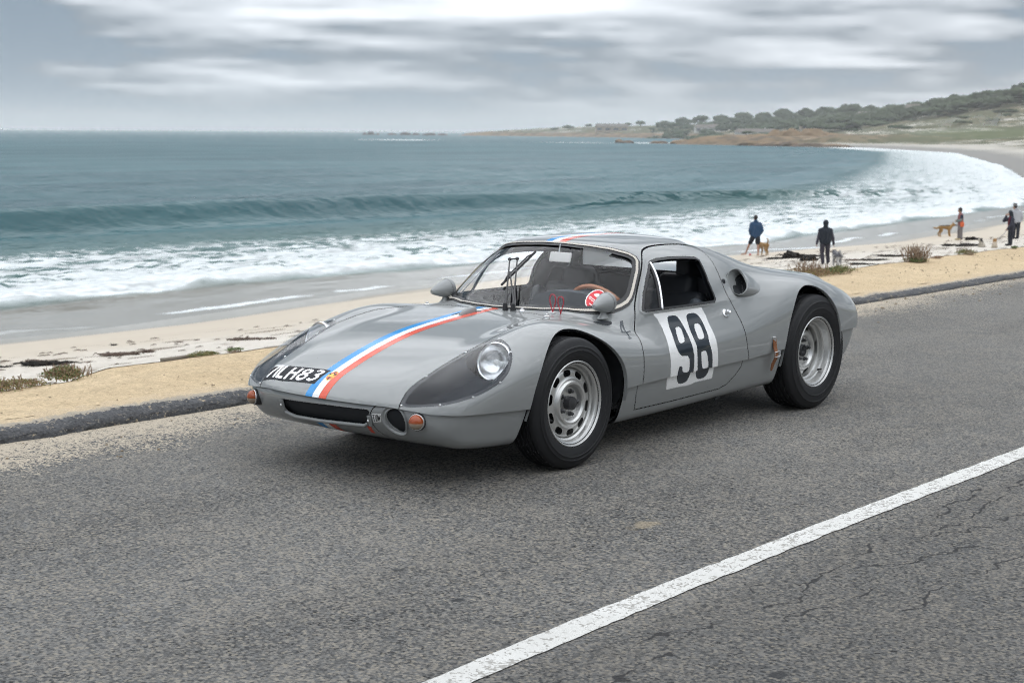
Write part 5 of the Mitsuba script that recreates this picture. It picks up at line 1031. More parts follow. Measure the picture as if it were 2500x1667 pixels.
# ----------------------------------------------------------------------------- people, dogs, seaweed, plants
def hull2(p, q, a, b, n=14):
    return m3.Manifold.batch_hull([m3.Manifold.sphere(a, n).translate(list(map(float, p))), m3.Manifold.sphere(b, n).translate(list(map(float, q)))])
def chain(pts, rad): return [hull2(p, q, a, b) for p, q, a, b in zip(pts[:-1], pts[1:], rad[:-1], rad[1:])]
def fuse(ms, smooth=8, L=.03):
    m = m3.Manifold.batch_boolean(ms, m3.OpType.Add).refine_to_length(L); t = man(m); t = trimesh.Trimesh(t.vertices, t.faces, process=True); trimesh.smoothing.filter_taubin(t, iterations=smooth); return t
def ell(c, r, n=20): return m3.Manifold.sphere(1.0, n).scale(list(map(float, r))).translate(list(map(float, c)))
def hand(w, d, side_, ms, k=1.0):
    """Palm, four bent fingers and a thumb from the wrist w along d; side_ is the direction across the palm towards the thumb."""
    w, d, s_ = np.array(w, float), np.array(d, float) / np.linalg.norm(d), np.array(side_, float); s_ = s_ - d * (s_ @ d); s_ /= np.linalg.norm(s_); n = np.cross(d, s_)
    palm = [m3.Manifold.sphere(.013 * k, 8).translate((w + d * a * k + s_ * b * k).tolist()) for a, b in ((.01, .018), (.01, -.018), (.085, .034), (.08, -.034))]; ms.append(m3.Manifold.batch_hull(palm))
    for j, (b, L) in enumerate(((.032, .072), (.011, .080), (-.011, .074), (-.032, .058))):
        p0 = w + (d * .082 + s_ * b) * k; p1 = p0 + (d * .85 + n * .35) * L * .5 * k; p2 = p1 + (d * .55 + n * .75) * L * .5 * k; ms += chain([p0, p1, p2], [.0095 * k, .009 * k, .008 * k])
    t0 = w + (d * .03 + s_ * .024) * k; t1 = t0 + (d * .6 + s_ * .7) * .035 * k; ms += chain([t0, t1, t1 + (d * .9 + n * .3) * .028 * k], [.012 * k, .011 * k, .009 * k])
def face_parts(c, f, r=.1):
    """Nose, ears, brow and chin of a head centred at c that looks along f."""
    f = np.array(f, float); f /= np.linalg.norm(f); s_ = np.cross(f, [0, 0, 1.0]); u = np.array([0, 0, 1.0]); c = np.array(c)
    ms = [ell(c + u * .012, (.076, .076, .105)) , hull2(c + f * .03 - u * .02, c + f * .045 - u * .095, .066, .036), hull2(c + f * .085 + u * .005, c + f * .112 - u * .022, .009, .014), hull2(c + f * .078 - u * .055 + s_ * .018, c + f * .078 - u * .055 - s_ * .018, .012, .012)]
    ms += [hull2(c + s_ * .078 * e + u * .012, c + s_ * .082 * e - u * .022, .014, .010) for e in (1, -1)]
    eyes = [trimesh.creation.icosphere(2, .0105).apply_translation(c + f * .071 + s_ * .032 * e + u * .012) for e in (1, -1)]; return ms, eyes
def cloth(name, c, rough=.85):
    if name not in scene: scene[name] = principled(c, rough, sheen=.2)
cloth('skin', (.38, .215, .155), .55); cloth('skin_pale', (.45, .28, .21), .55); cloth('hair_dark', (.018, .014, .014), .6); cloth('eye_dark', (.02, .02, .02), .2)
cloth('navy_jacket', (.022, .060, .125)); cloth('black_shorts', (.010, .014, .022)); cloth('black_vest', (.010, .015, .024)); cloth('plum_sleeve', (.040, .038, .052)); cloth('plum_trousers', (.034, .030, .044)); cloth('black_shoe', (.010, .011, .013), .5)
cloth('rose_top', (.20, .085, .085)); cloth('sage_sleeve', (.15, .185, .18)); cloth('navy_knit', (.015, .026, .045)); cloth('grey_trousers', (.19, .17, .17)); cloth('orange_bag', (.62, .13, .05)); cloth('cream_shoe', (.52, .42, .24)); cloth('pale_top', (.40, .405, .43)); cloth('dark_trousers', (.014, .017, .026)); cloth('hat_grey', (.12, .12, .12)); cloth('maroon_scarf', (.11, .018, .03)); cloth('slate_coat', (.026, .028, .042))
def person(pos, J, parts, label, skin='skin', look=(0, 1, 0)):
    """J: joints in metres from the ground point, x to the right of the photograph's view, y away, z up.  parts: (name, cloth, [chains], smoothing)."""
    key, n = 'person', 0
    while any(k.startswith(key + '__') for k in scene): n += 1; key = f'person_{n:03d}'
    M = T().translate(list(map(float, pos))); J = {k: np.array(v, float) for k, v in J.items()}; fm, eyes = face_parts(J['head'], look)
    ms = fm + chain([J['head'] - [0, 0, .06], J['neck']], [.056, .062]) + [m3.Manifold.batch_hull([m3.Manifold.sphere(r, 12).translate(J[k].tolist()) for k, r in (('shl', .055), ('shr', .055), ('chest', .11), ('hipl', .085), ('hipr', .085))])]
    for e in 'lr':
        ms += chain([J['sh' + e], J['el' + e], J['wr' + e]], [.052, .040, .027]); ms += chain([J['hip' + e], J['kn' + e], J['an' + e]], [.086, .056, .036]); ms += chain([J['an' + e] - [0, 0, .035], J['toe' + e]], [.036, .030])
        if 'hd' + e in J: hand(J['wr' + e], J['hd' + e], J.get('th' + e, look), ms)
    put(f'{key}__body', fuse(ms, 6, .035), skin, True, M); [put(f'{key}__body__eye', e_, 'eye_dark', True, M) for e_ in eyes]
    for name, m, mk, sm in parts:
        g = mk(J)
        if m not in ('hair_dark', 'orange_bag', 'hat_grey'):                       # folds in the cloth
            V = np.array(g.vertices); g = trimesh.Trimesh(V + g.vertex_normals * (.030 * (meshkit.fbm(V * [13, 13, 8] + pos[0], 3) - .5))[:, None], g.faces, process=False)
        put(f'{key}__{name}', g, m, True, M)
    tag(key, label, 'person'); return key
def jacket(sleeves=True, r=.0, hem=.1, hood=False, short=None):
    def mk(J):
        up = m3.Manifold.batch_hull([m3.Manifold.sphere(a + r, 14).translate((J[k] + np.array(o)).tolist()) for k, a, o in (('shl', .068, (0, 0, 0)), ('shr', .068, (0, 0, 0)), ('chest', .135, (0, 0, 0)), ('hipl', .108, (0, 0, hem)), ('hipr', .108, (0, 0, hem)), ('neck', .07, (0, 0, -.04)))])
        ms = [up]
        if sleeves:
            for e in 'lr':
                end = J['wr' + e] if not short else J['sh' + e] + (J['el' + e] - J['sh' + e]) * short; ms += chain([J['sh' + e], J['el' + e], end] if not short else [J['sh' + e], end], [.070 + r, .060 + r, .048 + r] if not short else [.070 + r, .062 + r])
        if hood: ms.append(m3.Manifold.torus(.07, .045) if False else ell(J['neck'] + np.array([0, -.035, .02]), (.105, .085, .07)))
        return fuse(ms, 8, .035)
    return mk
def hood_up(look):
    def mk(J):
        f = np.array(look, float); c = J['head']; base = m3.Manifold.batch_hull([ell(c - f * .02 + np.array([0, 0, .025]), (.108, .112, .135)), m3.Manifold.sphere(.085, 14).translate((J['neck'] - f * .01).tolist())]); return fuse([base - ell(c + f * .13, (.075, .075, .095))], 6, .04)
    return mk
def legs(r=0., to=1.0, crotch=.02):
    def mk(J):
        ms = [m3.Manifold.batch_hull([m3.Manifold.sphere(.105 + r, 14).translate((J[k] + np.array([0, 0, .05])).tolist()) for k in ('hipl', 'hipr')])]
        for e in 'lr':
            h, k_, a = J['hip' + e], J['kn' + e], J['an' + e]
            ms += chain([h, k_, k_ + (a - k_) * (to - .5) * 2], [.102 + r, .074 + r, .060 + r]) if to > .5 else chain([h, h + (k_ - h) * to * 2], [.108 + r, .092 + r])
        return fuse(ms, 6, .035)
    return mk
def shoes(J): return fuse([x for e in 'lr' for x in chain([J['an' + e] - [0, 0, .03], J['toe' + e] + [0, 0, .005]], [.050, .042])], 4, .04)
def hair(look, r=(.094, .098, .118), back=.02, down=0.):
    def mk(J):
        f = np.array(look, float); c = J['head']; m = ell(c - f * back + np.array([0, 0, .030]), r)
        if down: m = m + hull2(c - f * .06, c - f * .055 - np.array([0, 0, down]), .075, .05)
        return fuse([m - ell(c + f * .12 - np.array([0, 0, .03]), (.085, .085, .12))], 4, .03)
    return mk
# man in a blue jacket and shorts, walking away barefoot
person((11.16, 73.46, -3.97), dict(head=(-.02, 0, 1.74), neck=(.0, 0, 1.58), chest=(.0, 0, 1.40), shl=(-.20, 0, 1.47), shr=(.22, 0, 1.46), ell=(-.27, -.04, 1.16), elr=(.30, -.04, 1.16), wrl=(-.20, .06, .98), wrr=(.20, .06, .98), hipl=(-.10, 0, .92), hipr=(.10, 0, .92), knl=(-.27, .10, .50), knr=(.12, -.02, .50), anl=(-.40, .22, .12), anr=(.13, -.10, .09), toel=(-.58, .30, .05), toer=(.12, .08, .04)),
       [('jacket', 'navy_jacket', jacket(r=.012, hem=.0, hood=True), 0), ('shorts', 'black_shorts', legs(.012, .36), 0), ('hair', 'hair_dark', hair((-.3, .95, 0)), 0)], 'person in blue hooded jacket and black shorts walking barefoot by the water', look=(-.3, .95, 0))
person((12.43, 63.53, -3.54), dict(head=(.0, 0, 1.63), neck=(.0, 0, 1.48), chest=(.0, 0, 1.30), shl=(-.21, 0, 1.36), shr=(.21, 0, 1.36), ell=(-.28, .0, 1.06), elr=(.30, .0, 1.06), wrl=(-.33, .05, .82), wrr=(.34, .05, .82), hdl=(-.05, .1, -1), hdr=(.05, .1, -1), hipl=(-.10, 0, .86), hipr=(.10, 0, .86), knl=(-.11, .04, .46), knr=(.12, .10, .48), anl=(-.08, -.03, .09), anr=(.16, .12, .12), toel=(-.07, .14, .035), toer=(.17, .29, .05)),
       [('vest', 'black_vest', jacket(False, .018, .02), 0), ('sleeves', 'plum_sleeve', lambda J: fuse([x for e in 'lr' for x in chain([J['sh' + e], J['el' + e], J['wr' + e]], [.076, .062, .048])], 6, .035), 0), ('hood', 'black_vest', hood_up((0, 1, 0)), 0), ('trousers', 'plum_trousers', legs(.012), 0), ('shoes', 'black_shoe', shoes, 0)], 'person in dark hooded vest and dark trousers walking away with a white dog', look=(0, 1, 0))
person((23.62, 84.5, -3.90), dict(head=(-.04, 0, 1.57), neck=(.0, 0, 1.42), chest=(.02, 0, 1.24), shl=(.0, .15, 1.31), shr=(.04, -.15, 1.31), ell=(-.02, .20, 1.06), elr=(.0, -.20, 1.05), wrl=(-.20, .05, 1.02), wrr=(-.20, -.03, .98), hdl=(-.3, -1, 0), hdr=(-.3, 1, 0), thl=(0, 0, 1), thr=(0, 0, 1), hipl=(.02, .09, .84), hipr=(.02, -.09, .84), knl=(-.02, .09, .46), knr=(.04, -.09, .46), anl=(-.02, .09, .08), anr=(.06, -.09, .08), toel=(-.19, .09, .03), toer=(-.12, -.09, .03)),
       [('tunic', 'rose_top', jacket(False, .012, -.02), 0), ('sleeves', 'sage_sleeve', lambda J: fuse([x for e in 'lr' for x in chain([J['sh' + e] + (J['el' + e] - J['sh' + e]) * .5, J['el' + e], J['wr' + e]], [.070, .062, .048])], 6, .035), 0), ('shawl', 'navy_knit', lambda J: fuse([x for e in 'lr' for x in chain([J['sh' + e], J['sh' + e] + (J['el' + e] - J['sh' + e]) * .6], [.080, .074])], 6, .035), 0), ('trousers', 'grey_trousers', legs(.012), 0), ('shoes', 'cream_shoe', shoes, 0),
        ('bag', 'orange_bag', lambda J: fuse([m3.Manifold.batch_hull([m3.Manifold.sphere(.045, 12).translate([x, -.26, z]) for x in (-.02, .10) for z in (.74, .92)])], 3, .05), 0), ('bag__strap', 'orange_bag', lambda J: tube([(.04, -.25, .95), (.05, -.21, 1.15), (.03, -.12, 1.38), (.02, .06, 1.39)], .014, 6), 0), ('hair', 'hair_dark', hair((-1, -.1, 0), (.112, .108, .128), .03, .10), 0)], 'person in rose tunic with an orange shoulder bag standing beside the shepherd dog', look=(-1, -.1, 0))
person((23.36, 75.12, -3.53), dict(head=(-.03, 0, 1.50), neck=(.04, 0, 1.36), chest=(.05, 0, 1.18), shl=(-.02, .14, 1.25), shr=(.05, -.15, 1.25), ell=(-.28, .10, 1.14), elr=(-.02, -.22, 1.0), wrl=(-.20, .02, 1.36), wrr=(-.16, -.20, .80), hdl=(.35, .0, 1), hdr=(-.5, .2, -.6), hipl=(.04, .09, .80), hipr=(.06, -.09, .80), knl=(.01, .09, .44), knr=(.02, -.09, .44), anl=(.02, .09, .08), anr=(.04, -.09, .08), toel=(-.16, .07, .03), toer=(-.17, -.09, .03)),
       [('coat', 'slate_coat', jacket(True, .010, -.06), 0), ('hood', 'black_vest', hood_up((-1, 0, 0)), 0), ('scarf', 'maroon_scarf', lambda J: tube([(-.05, -.10, 1.36), (-.09, -.09, 1.2), (-.10, -.08, 1.0), (-.09, -.08, .80)], [.035, .045, .045, .04], 8), 0), ('trousers', 'dark_trousers', legs(.006), 0), ('shoes', 'black_shoe', shoes, 0)], 'person in dark hooded coat with a maroon scarf raising one hand, holding a leash', 'skin_pale', look=(-1, 0, 0))
person((25.86, 82.33, -3.69), dict(head=(-.06, 0, 1.66), neck=(.02, 0, 1.50), chest=(.05, 0, 1.32), shl=(-.12, .06, 1.39), shr=(.22, -.06, 1.38), ell=(-.16, .1, 1.10), elr=(.30, -.08, 1.10), wrl=(-.14, .14, .88), wrr=(.24, .04, .88), hdl=(0, .2, -1), hdr=(0, .2, -1), hipl=(-.03, .05, .90), hipr=(.14, -.05, .90), knl=(-.04, .05, .48), knr=(.13, -.05, .48), anl=(-.05, .04, .09), anr=(.12, -.05, .09), toel=(-.20, .12, .03), toer=(-.03, .06, .03)),
       [('top', 'pale_top', jacket(True, .014, .0, True), 0), ('trousers', 'dark_trousers', legs(.016), 0), ('shoes', 'black_shoe', shoes, 0), ('hair', 'hair_dark', hair((-.8, .5, 0)), 0), ('hat', 'hat_grey', lambda J: xf(lathe([(.175, -.028), (.17, -.02), (.115, .006), (.108, .06), (.092, .098), (.05, .108), (.0005, .106)], 28), rot([0, 1, 0], 8), J['head'] + [0, 0, .075]), 0)], 'person in pale hooded top, dark trousers and a brimmed grey hat', look=(-.8, .5, 0))
# dogs
scene['fur'] = principled({'type': 'mesh_attribute', 'name': 'vertex_color'}, .9, specular=.15)
def dog(pos, yaw, L, build, paint, label, collar=None, sitting=False, fluffy=0.):
    """L: shoulder height.  The trunk runs along +x (head) in its own frame."""
    b = build; h = L; ms = []
    if not sitting:
        ms += [hull2((.36 * h, 0, .80 * h), (.10 * h, 0, .80 * h), .20 * h * b, .21 * h * b), hull2((.36 * h, 0, .70 * h), (.05 * h, 0, .74 * h), .17 * h * b, .15 * h * b), hull2((.05 * h, 0, .80 * h), (-.42 * h, 0, .82 * h), .17 * h * b, .15 * h * b)]
        for e in (1, -1):
            o = .06 * h * e
            ms += chain([(.36 * h, e * .11 * h, .74 * h), (.30 * h + o, e * .12 * h, .46 * h), (.34 * h + o, e * .12 * h, .22 * h), (.36 * h + o, e * .12 * h, .04 * h), (.42 * h + o, e * .12 * h, .03 * h)], [.115 * h, .072 * h, .050 * h, .042 * h, .040 * h])
            ms += chain([(-.42 * h, e * .10 * h, .80 * h), (-.34 * h - o, e * .12 * h, .50 * h), (-.52 * h - o, e * .12 * h, .28 * h), (-.49 * h - o, e * .12 * h, .04 * h), (-.42 * h - o, e * .12 * h, .03 * h)], [.135 * h, .095 * h, .050 * h, .042 * h, .040 * h])
        nk, hd = (.42 * h, 0, .86 * h), (build * 0 + .66 * h, 0, 1.02 * h)
    else:
        ms += [hull2((.10 * h, 0, .62 * h), (-.12 * h, 0, .24 * h), .22 * h * b, .28 * h * b)]
        for e in (1, -1):
            ms += chain([(.16 * h, e * .12 * h, .52 * h), (.20 * h, e * .13 * h, .26 * h), (.22 * h, e * .13 * h, .05 * h), (.30 * h, e * .13 * h, .04 * h)], [.11 * h, .075 * h, .06 * h, .05 * h]); ms += chain([(-.14 * h, e * .18 * h, .20 * h), (.10 * h, e * .24 * h, .18 * h), (-.02 * h, e * .24 * h, .05 * h), (.14 * h, e * .24 * h, .045 * h)], [.16 * h, .11 * h, .06 * h, .05 * h])
        nk, hd = (.12 * h, 0, .70 * h), (.22 * h, 0, .92 * h)
    hr = .135 * h * (1.3 if sitting else 1)
    ms += [hull2(nk, hd, .135 * h * b, hr * .9), ell(hd, (hr * 1.1, hr * .95, hr)), hull2(np.array(hd) + [hr * .6, 0, -.02 * h], np.array(hd) + [hr * (1.5 if sitting else 2.1), 0, -.05 * h], hr * .62, hr * .40)]
    for e in (1, -1):
        he = np.array(hd); ms.append(hull2(he + [-.02 * h, e * hr * .75, hr * .8], he + ([-.03 * h, e * hr * .85, hr * 1.75] if not sitting and fluffy == 0 else [-.03 * h, e * hr * 1.15, -hr * .3]), .045 * h, .018 * h if not sitting else .05 * h))
    tl = paint.get('tail', [(-.46, .86), (-.66, .70), (-.84, .70), (-1.0, .76)]) if not sitting else [(-.30, .16), (-.42, .14), (-.50, .22)]
    ms += chain([(a * h, 0, c * h) for a, c in tl], np.linspace(.060, .035, len(tl)) * h * (1.4 if fluffy or paint.get('bushy') else 1))
    t = fuse(ms, 5, .045 * max(h / .6, .6)); V = np.array(t.vertices)
    if fluffy: V += t.vertex_normals * (fluffy * h * (meshkit.fbm(V / h * 9, 3) - .3))[:, None]
    q = V / h; col = paint['fn'](q, meshkit.fbm(q * 5, 3)); key, n = 'dog', 0
    while any(k.startswith(key + '__') for k in scene): n += 1; key = f'dog_{n:03d}'
    M = T().translate(list(map(float, pos))).rotate([0, 0, 1], yaw)
    scene[f'{key}__body'] = {**mikit.ply((V, t.faces), 'fur', smooth=True, color=col), 'to_world': M}
    put(f'{key}__nose', trimesh.creation.icosphere(2, hr * .22).apply_translation(np.array(hd) + [hr * (1.9 if sitting else 2.45), 0, -.02 * h]), 'eye_dark', True, M); [put(f'{key}__eye', trimesh.creation.icosphere(1, hr * .14).apply_translation(np.array(hd) + [hr * .85, e * hr * .5, hr * .35]), 'eye_dark', True, M) for e in (1, -1)]
    if collar: put(f'{key}__collar', tube(np.array(nk) * .6 + np.array(hd) * .4 + np.stack([0 * np.linspace(0, 6.28, 17)[:-1], np.cos(np.linspace(0, 6.28, 17)[:-1]), np.sin(np.linspace(0, 6.28, 17)[:-1])], 1) * .145 * h, .015 * h, 6, True), collar, True, M)
    tag(key, label, 'dog'); return key
C3 = lambda *c: np.array(c, float)
def mixc(a, b, t): return a[None] * (1 - t[:, None]) + b[None] * t[:, None]
def st_(a, b, x): t = np.clip((x - a) / (b - a), 0, 1); return t * t * (3 - 2 * t)
dog((11.62, 74.1, -3.99), 118, .62, .9, {'fn': lambda q, n: mixc(C3(.42, .30, .17), C3(.30, .18, .08), st_(.45, .6, n + .15 * (q[:, 0] < -.5))), 'tail': [(-.46, .90), (-.60, 1.08), (-.56, 1.26), (-.42, 1.28)]}, 'tan short-haired dog with a curled tail beside the person in blue', 'black_shoe')
dog((24.75, 91.5, -4.16), -8, .66, 1.0, {'fn': lambda q, n: mixc(C3(.32, .19, .08), C3(.055, .045, .035), np.maximum(st_(.84, .95, q[:, 2] + .12 * (n - .5)) * (q[:, 0] < .35), st_(.76, .86, q[:, 0]) * (q[:, 2] < 1.2))), 'bushy': 1}, 'brown and black shepherd dog walking towards the person in rose')
white = {'fn': lambda q, n: mixc(C3(.42, .41, .39), C3(.10, .10, .11), st_(.46, .56, n + .12 * (q[:, 2] > .7) - .05))}
dog((12.68, 62.3, -3.49), 100, .52, 1.15, {**white, 'tail': [(-.44, .86), (-.54, 1.0), (-.50, 1.14)], 'bushy': 1}, 'shaggy white and grey dog behind the low plants, beside the hooded person', fluffy=.14)
dog((21.72, 74.0, -3.55), 205, .40, 1.1, {'fn': lambda q, n: mixc(C3(.44, .40, .34), C3(.03, .03, .03), st_(.62, .72, q[:, 2] + .3 * (n - .5)) * (np.abs(q[:, 1]) > .12))}, 'small sitting white dog with a dark head, left of the leashed pair', sitting=True, fluffy=.12)
dog((22.05, 73.1, -3.52), 60, .38, 1.1, {'fn': lambda q, n: mixc(C3(.44, .38, .30), C3(.28, .15, .06), st_(.46, .60, q[:, 2] * .7 + .3 * (n - .5)) * (q[:, 1] > -.2))}, 'small sitting cream and tan dog, right of the leashed pair', sitting=True, fluffy=.12)
a_, b_ = np.array([23.16, 74.94, -2.80]), np.array([22.06, 73.12, -3.20]); t = np.linspace(0, 1, 14)[:, None]; P = a_ + (b_ - a_) * t; P[:, 2] -= .05 * np.sin(np.pi * t[:, 0])
scene['leash'] = principled((.12, .12, .14), .6); put('leash', tube(P, .011, 6), 'leash', True, label='thin grey leash from the hooded person with scarf to the small dog', category='leash')
a_, b_ = np.array([23.42, 84.47, -2.93]), np.array([25.1, 91.4, -3.52]); P = a_ + (b_ - a_) * t
scene['ball_red'] = principled((.55, .03, .05), .35); put('ball', trimesh.creation.icosphere(3, .05).apply_translation([10.99, 73.86, -3.94]), 'ball_red', True, label='small red ball on the wet sand beside the person in blue', category='ball')
# seaweed heaps on the sand
def kelp_color(p, n, uv): a = nz(p.x * 14, p.y * 14, p.z * 20); return mix((.006, .006, .006), (.024, .019, .014), a)
scene['kelp'] = principled(mikit.proc(kelp_color), .8, specular=.2); scene['kelp_dry'] = principled((.075, .048, .034), .8)
def heap(x, y, z, L, w, h, yaw, seed, label, m='kelp', strands=14):
    rg = np.random.default_rng(seed); B = trimesh.creation.icosphere(4, 1.0); V = np.array(B.vertices); k = 1 + 1.0 * (meshkit.fbm(V * 2.4 + seed, 4) - .5); V = V * k[:, None] * [L / 2, w / 2, h]; V[:, 2] = np.where(V[:, 2] < 0, V[:, 2] * .2, V[:, 2] * (.75 + .5 * meshkit.fbm(np.stack([V[:, 0] * 3, V[:, 1] * 3, 0 * V[:, 0] + seed], 1), 3)))
    ms = [trimesh.Trimesh(V, B.faces, process=False)]
    for _ in range(strands):
        a = rg.uniform(0, 6.28); p = np.array([L * .42 * math.cos(a), w * .42 * math.sin(a), h * .35]); d = np.array([math.cos(a) * 1.4, math.sin(a), 0]); Ls = rg.uniform(.1, .35) * L; tt_ = np.linspace(0, 1, 6)[:, None]
        ms.append(tube(p + d * Ls * tt_ + np.array([0, 0, 1]) * (h * .4 * np.sin(tt_ * 2.4) - h * .33 * tt_) + rg.normal(0, .015, (6, 3)), np.linspace(.028, .010, 6) * min(1, L), 5))
    t = join(ms); t.apply_transform(trimesh.transformations.rotation_matrix(math.radians(yaw), [0, 0, 1])); put('seaweed', xf(t, None, [x, y, z]), m, 25, label=label, category='seaweed')
heap(12.05, 68.8, -3.70, .85, .7, .28, 4, 1, 'large mound of black seaweed between the two walkers and the car roof'); heap(11.30, 68.4, -3.71, .8, .35, .07, 5, 2, 'thin tapering tail of seaweed left of the large mound')
heap(12.95, 69.4, -3.68, .95, .3, .10, 0, 3, 'long low strip of black seaweed left of the hooded person'); heap(12.35, 66.4, -3.62, .75, .6, .20, 8, 4, 'black seaweed heap at the feet of the hooded person'); heap(14.3, 65.6, -3.56, .9, .35, .07, -4, 22, 'flat reddish seaweed right of the white dog', 'kelp_dry')
heap(16.3, 67.9, -3.53, 1.3, .4, .07, 0, 5, 'long thin line of seaweed right of the hooded person'); heap(14.8, 65.2, -3.50, .9, .4, .07, 6, 6, 'small flat seaweed patch behind the green tuft'); heap(13.7, 63.3, -3.49, .6, .4, .05, 0, 7, 'small dark seaweed scrap nearest the low plants'); heap(13.9, 62.5, -3.46, .9, .35, .05, 8, 8, 'thin dark seaweed line just above the dirt edge')
heap(23.85, 83.0, -3.80, .72, .55, .20, 5, 9, 'pointed black seaweed clump right of the person in rose'); heap(20.75, 76.2, -3.66, .5, .45, .13, 0, 10, 'small round seaweed clump above the twiggy shrub'); heap(21.45, 75.5, -3.61, 1.0, .5, .13, 0, 11, 'flat black seaweed clump left of the two small dogs')
heap(-10.60, 35.8, -3.68, .95, .40, .095, 8, 12, 'dark seaweed bank on the sand behind the left mound of plants'); heap(-11.05, 36.6, -3.72, .34, .2, .05, 4, 13, 'small seaweed scrap behind the dark bank', 'kelp_dry'); heap(-11.45, 35.6, -3.71, .34, .16, .04, 2, 14, 'leftmost thin seaweed strip on the sand')
heap(-9.25, 37.5, -3.68, .80, .25, .06, 12, 15, 'long brown seaweed strip in the middle of the left beach', 'kelp_dry'); heap(-8.72, 38.0, -3.68, .24, .22, .07, 0, 16, 'small round brown seaweed clump on the left beach', 'kelp_dry'); heap(-6.60, 40.5, -3.68, .95, .22, .05, 14, 17, 'thin brown seaweed strip nearest the nose of the car', 'kelp_dry'); heap(-10.15, 40.4, -3.84, .14, .12, .04, 0, 18, 'tiny dark seaweed lump alone on the damp sand')
rg = np.random.default_rng(77); ms = []
for k in range(900):
    s, n = rg.uniform(14, 105), None; w = -rg.uniform(15.5, 24) if rg.uniform() < .75 else -rg.uniform(24, 34); n = shore(s) + w; L = rg.uniform(.03, .16) * (1 + (s > 45) * .8); z = float(beach_z(n, s)) + .05
    c = sn(s, n, z).ravel(); a = rg.uniform(-.35, .35) + .7; d = np.array([math.cos(a), math.sin(a), 0]); ms.append(tube(np.array([c - d * L, c + [0, 0, .012], c + d * L * rg.uniform(.5, 1)]), [.006, .014, .005], 4))
put('seaweed_bits', join(ms), 'kelp_dry', kind='stuff', label='small brown seaweed bits scattered over the dry sand')
# plants along the dirt edge
for nm, c in (('leaf_green', (.11, .15, .055)), ('leaf_olive', (.235, .205, .09)), ('leaf_russet', (.27, .165, .10)), ('twig', (.25, .18, .125))): scene[nm] = principled(c, .7, specular=.3)
def leaves(n, fn, size, rg, up=.5):
    c = np.array([fn(rg) for _ in range(n)]); d = rg.normal(0, 1, (n, 3)); d[:, 2] = np.abs(d[:, 2]) * up + .1; d /= np.linalg.norm(d, axis=1)[:, None]; e = np.cross(d, rg.normal(0, 1, (n, 3))); e /= np.linalg.norm(e, axis=1)[:, None]; L = size * rg.uniform(.6, 1.4, n)[:, None]
    V = np.stack([c, c + d * L * .5 + e * L * .28, c + d * L, c + d * L * .5 - e * L * .28], 1).reshape(-1, 3); k = np.arange(n)[:, None] * 4; return trimesh.Trimesh(V, np.vstack([k + [0, 1, 2], k + [0, 2, 3]]), process=False)
def plant(s, n, ls_, ln_, h, seed, label, counts, leaf=.011, twigs=0, twig_h=0., z=.070):
    rg = np.random.default_rng(seed); key, q_ = 'coastal_plant', 0
    while any(k.startswith(key + '__') for k in scene): q_ += 1; key = f'coastal_plant_{q_:03d}'
    lob = [(rg.uniform(-.8, .8), rg.uniform(-.8, .8), rg.uniform(.45, 1.0)) for _ in range(9)]
    def pt(r_, sel=None):
        k = lob[r_.integers(9)] if sel is None else sel; a, b, c = r_.normal(0, .26), r_.normal(0, .30), r_.uniform(.05, 1) ** .8; u, v_ = k[0] + a, k[1] + b; dd = math.exp(-.55 * (u * u + v_ * v_)); return sn(s + u * ls_ / 2, n + v_ * ln_ / 2, z + h * k[2] * c * dd).ravel()
    for (m, cnt) in counts:
        put(f'{key}__foliage', leaves(cnt, pt, leaf, rg), m)
    ms = []
    for k in range(26 + twigs):
        tw = k >= 26; p = sn(s + rg.uniform(-.4, .4) * ls_, n + rg.uniform(-.4, .4) * ln_, z - .01).ravel(); d = np.array([rg.normal(0, .5 if not tw else .32), rg.normal(0, .5 if not tw else .32), 1]); H_ = (h * rg.uniform(.6, 1.1)) if not tw else twig_h * rg.uniform(.55, 1.1); q = p + d * H_ / np.linalg.norm(d) * [1, 1, 1]; mid = (p + q) / 2 + rg.normal(0, H_ * .07, 3)
        ms.append(tube([p, mid, q], [.0035, .003, .0018], 5))
        if tw:
            for _ in range(4): a = mid + (q - mid) * rg.uniform(0, .8); b = a + (q - p) * rg.uniform(.12, .3) + rg.normal(0, H_ * .09, 3); ms.append(tube([a, b], [.0022, .0012], 4))
    put(f'{key}__stems', join(ms), 'twig'); tag(key, label, 'plant')
plant(5.30, 8.40, .42, .28, .062, 1, 'low straggly olive and brown plant at the left edge of the photo', (('leaf_olive', 1700), ('leaf_russet', 900), ('leaf_green', 300)), .012, 24, .075)
plant(5.80, 8.50, .30, .24, .088, 2, 'rounded green and russet mound of plants on the dirt edge at left', (('leaf_green', 1500), ('leaf_russet', 1300), ('leaf_olive', 900)), .012, 16, .10)
plant(6.98, 8.66, .22, .12, .035, 3, 'small flat green plant at the dirt edge left of the car nose', (('leaf_olive', 600), ('leaf_green', 300)), .011); plant(7.30, 8.68, .12, .10, .022, 4, 'tiny low green tuft between the flat plant and the car', (('leaf_green', 350),), .010)
plant(8.25, 8.70, .20, .14, .05, 5, 'curly dry twigs showing above the nose of the car', (('leaf_russet', 500), ('leaf_olive', 250)), .011, 26, .13)
plant(15.60, 8.80, .55, .40, .10, 6, 'low dry plant with upright stalks behind the tail of the car', (('leaf_olive', 900), ('leaf_russet', 700)), .017, 60, .16); plant(16.15, 8.70, .65, .30, .085, 7, 'green spreading plant right of the dry stalks, behind the car tail', (('leaf_green', 1100), ('leaf_olive', 800)), .017, 10, .11)
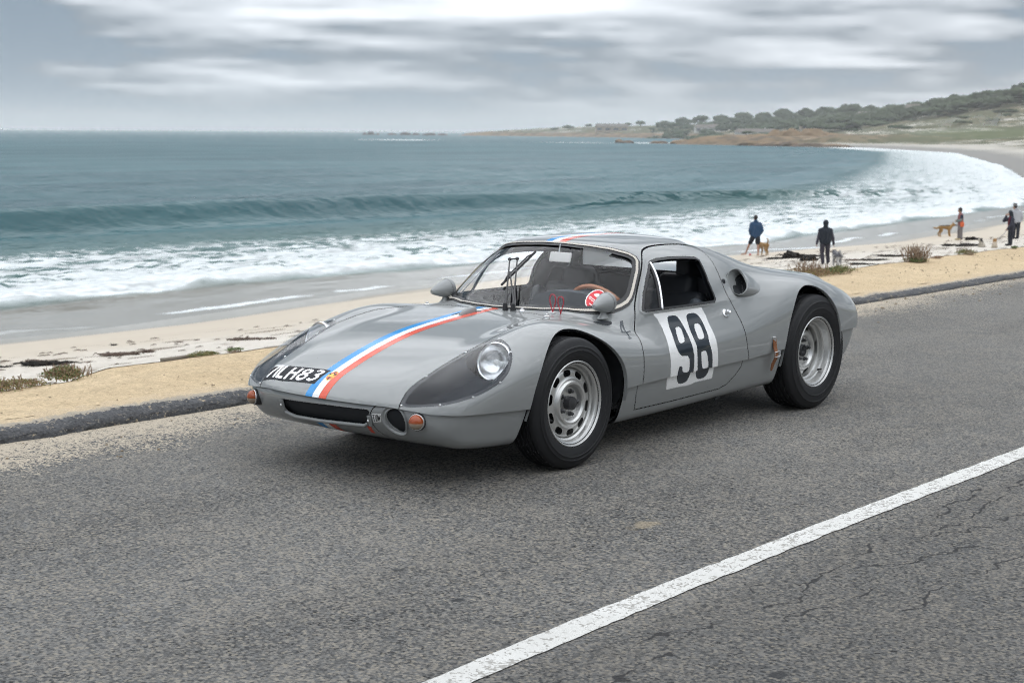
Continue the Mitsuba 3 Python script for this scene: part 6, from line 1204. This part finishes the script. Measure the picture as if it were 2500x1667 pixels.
plant(18.15, 8.78, .30, .26, .085, 8, 'twiggy bare shrub with a green base standing on the dirt edge', (('leaf_green', 1500),), .013, 110, .20); plant(19.75, 8.85, .26, .22, .075, 9, 'small green and tan tuft at the dirt edge right of the twiggy shrub', (('leaf_olive', 500), ('leaf_green', 500)), .015, 8, .09); plant(18.85, 8.84, .16, .12, .03, 10, 'tiny brown tuft between the twiggy shrub and the green tuft', (('leaf_russet', 260),), .013); plant(21.3, 8.85, .16, .10, .03, 11, 'tiny green tuft nearest the right edge of the photo', (('leaf_green', 260),), .014)
def plank_color(p, n, uv): return mix((.16, .14, .12), (.27, .24, .20), fbm(p.x * 9, p.y * 30, p.z * 30, 3))
scene['old_wood'] = principled(mikit.proc(plank_color), .9)
pc = sn(6.78, 8.68, .065).ravel(); M = T().translate(pc.tolist()).rotate([0, 0, 1], 52); put('plank', rbox(-.12, .12, -.02, .02, -.02, .018, .004), 'old_wood', 30, M, label='short weathered plank end at the dirt edge left of the car', category='plank')
rg = np.random.default_rng(5)
s_, n_ = rg.uniform(2, 24, 420), rg.uniform(7.5, 8.75, 420); r_ = rg.uniform(.002, .007, 420) * (1 + s_ / 30); A = clumps(sn(s_, n_, .079 - .02 * (n_ - 7.5)), np.stack([r_, r_, r_ * .7], 1), rg, LUMP1)
s_, n_ = rg.uniform(2, 24, 150), 7.2 - np.abs(rg.normal(0, .35, 150)); r_ = rg.uniform(.003, .008, 150) * (1 + s_ / 16); B = clumps(sn(s_, n_, .002), np.stack([r_, r_, r_ * .7], 1), rg, LUMP1)
scene['pebble'] = principled((.21, .165, .115), .9); put('pebbles', joinvf([A, B]), 'pebble', kind='stuff', label='small pebbles and crumbs on the dirt and along the kerb')
# thin sea haze
scene['haze_air'] = {'type': 'homogeneous', 'albedo': .95, 'sigma_t': .00014}
scene['haze'] = {'type': 'cube', 'to_world': T().translate([0, 0, 71]).scale([62000, 62000, 79]), 'bsdf': {'type': 'null'}, 'interior': {'type': 'ref', 'id': 'haze_air'}}
labels['haze'] = {'kind': 'stuff', 'label': 'thin pale haze over sea and coast'}
scene['camera']['medium'] = {'type': 'ref', 'id': 'haze_air'}
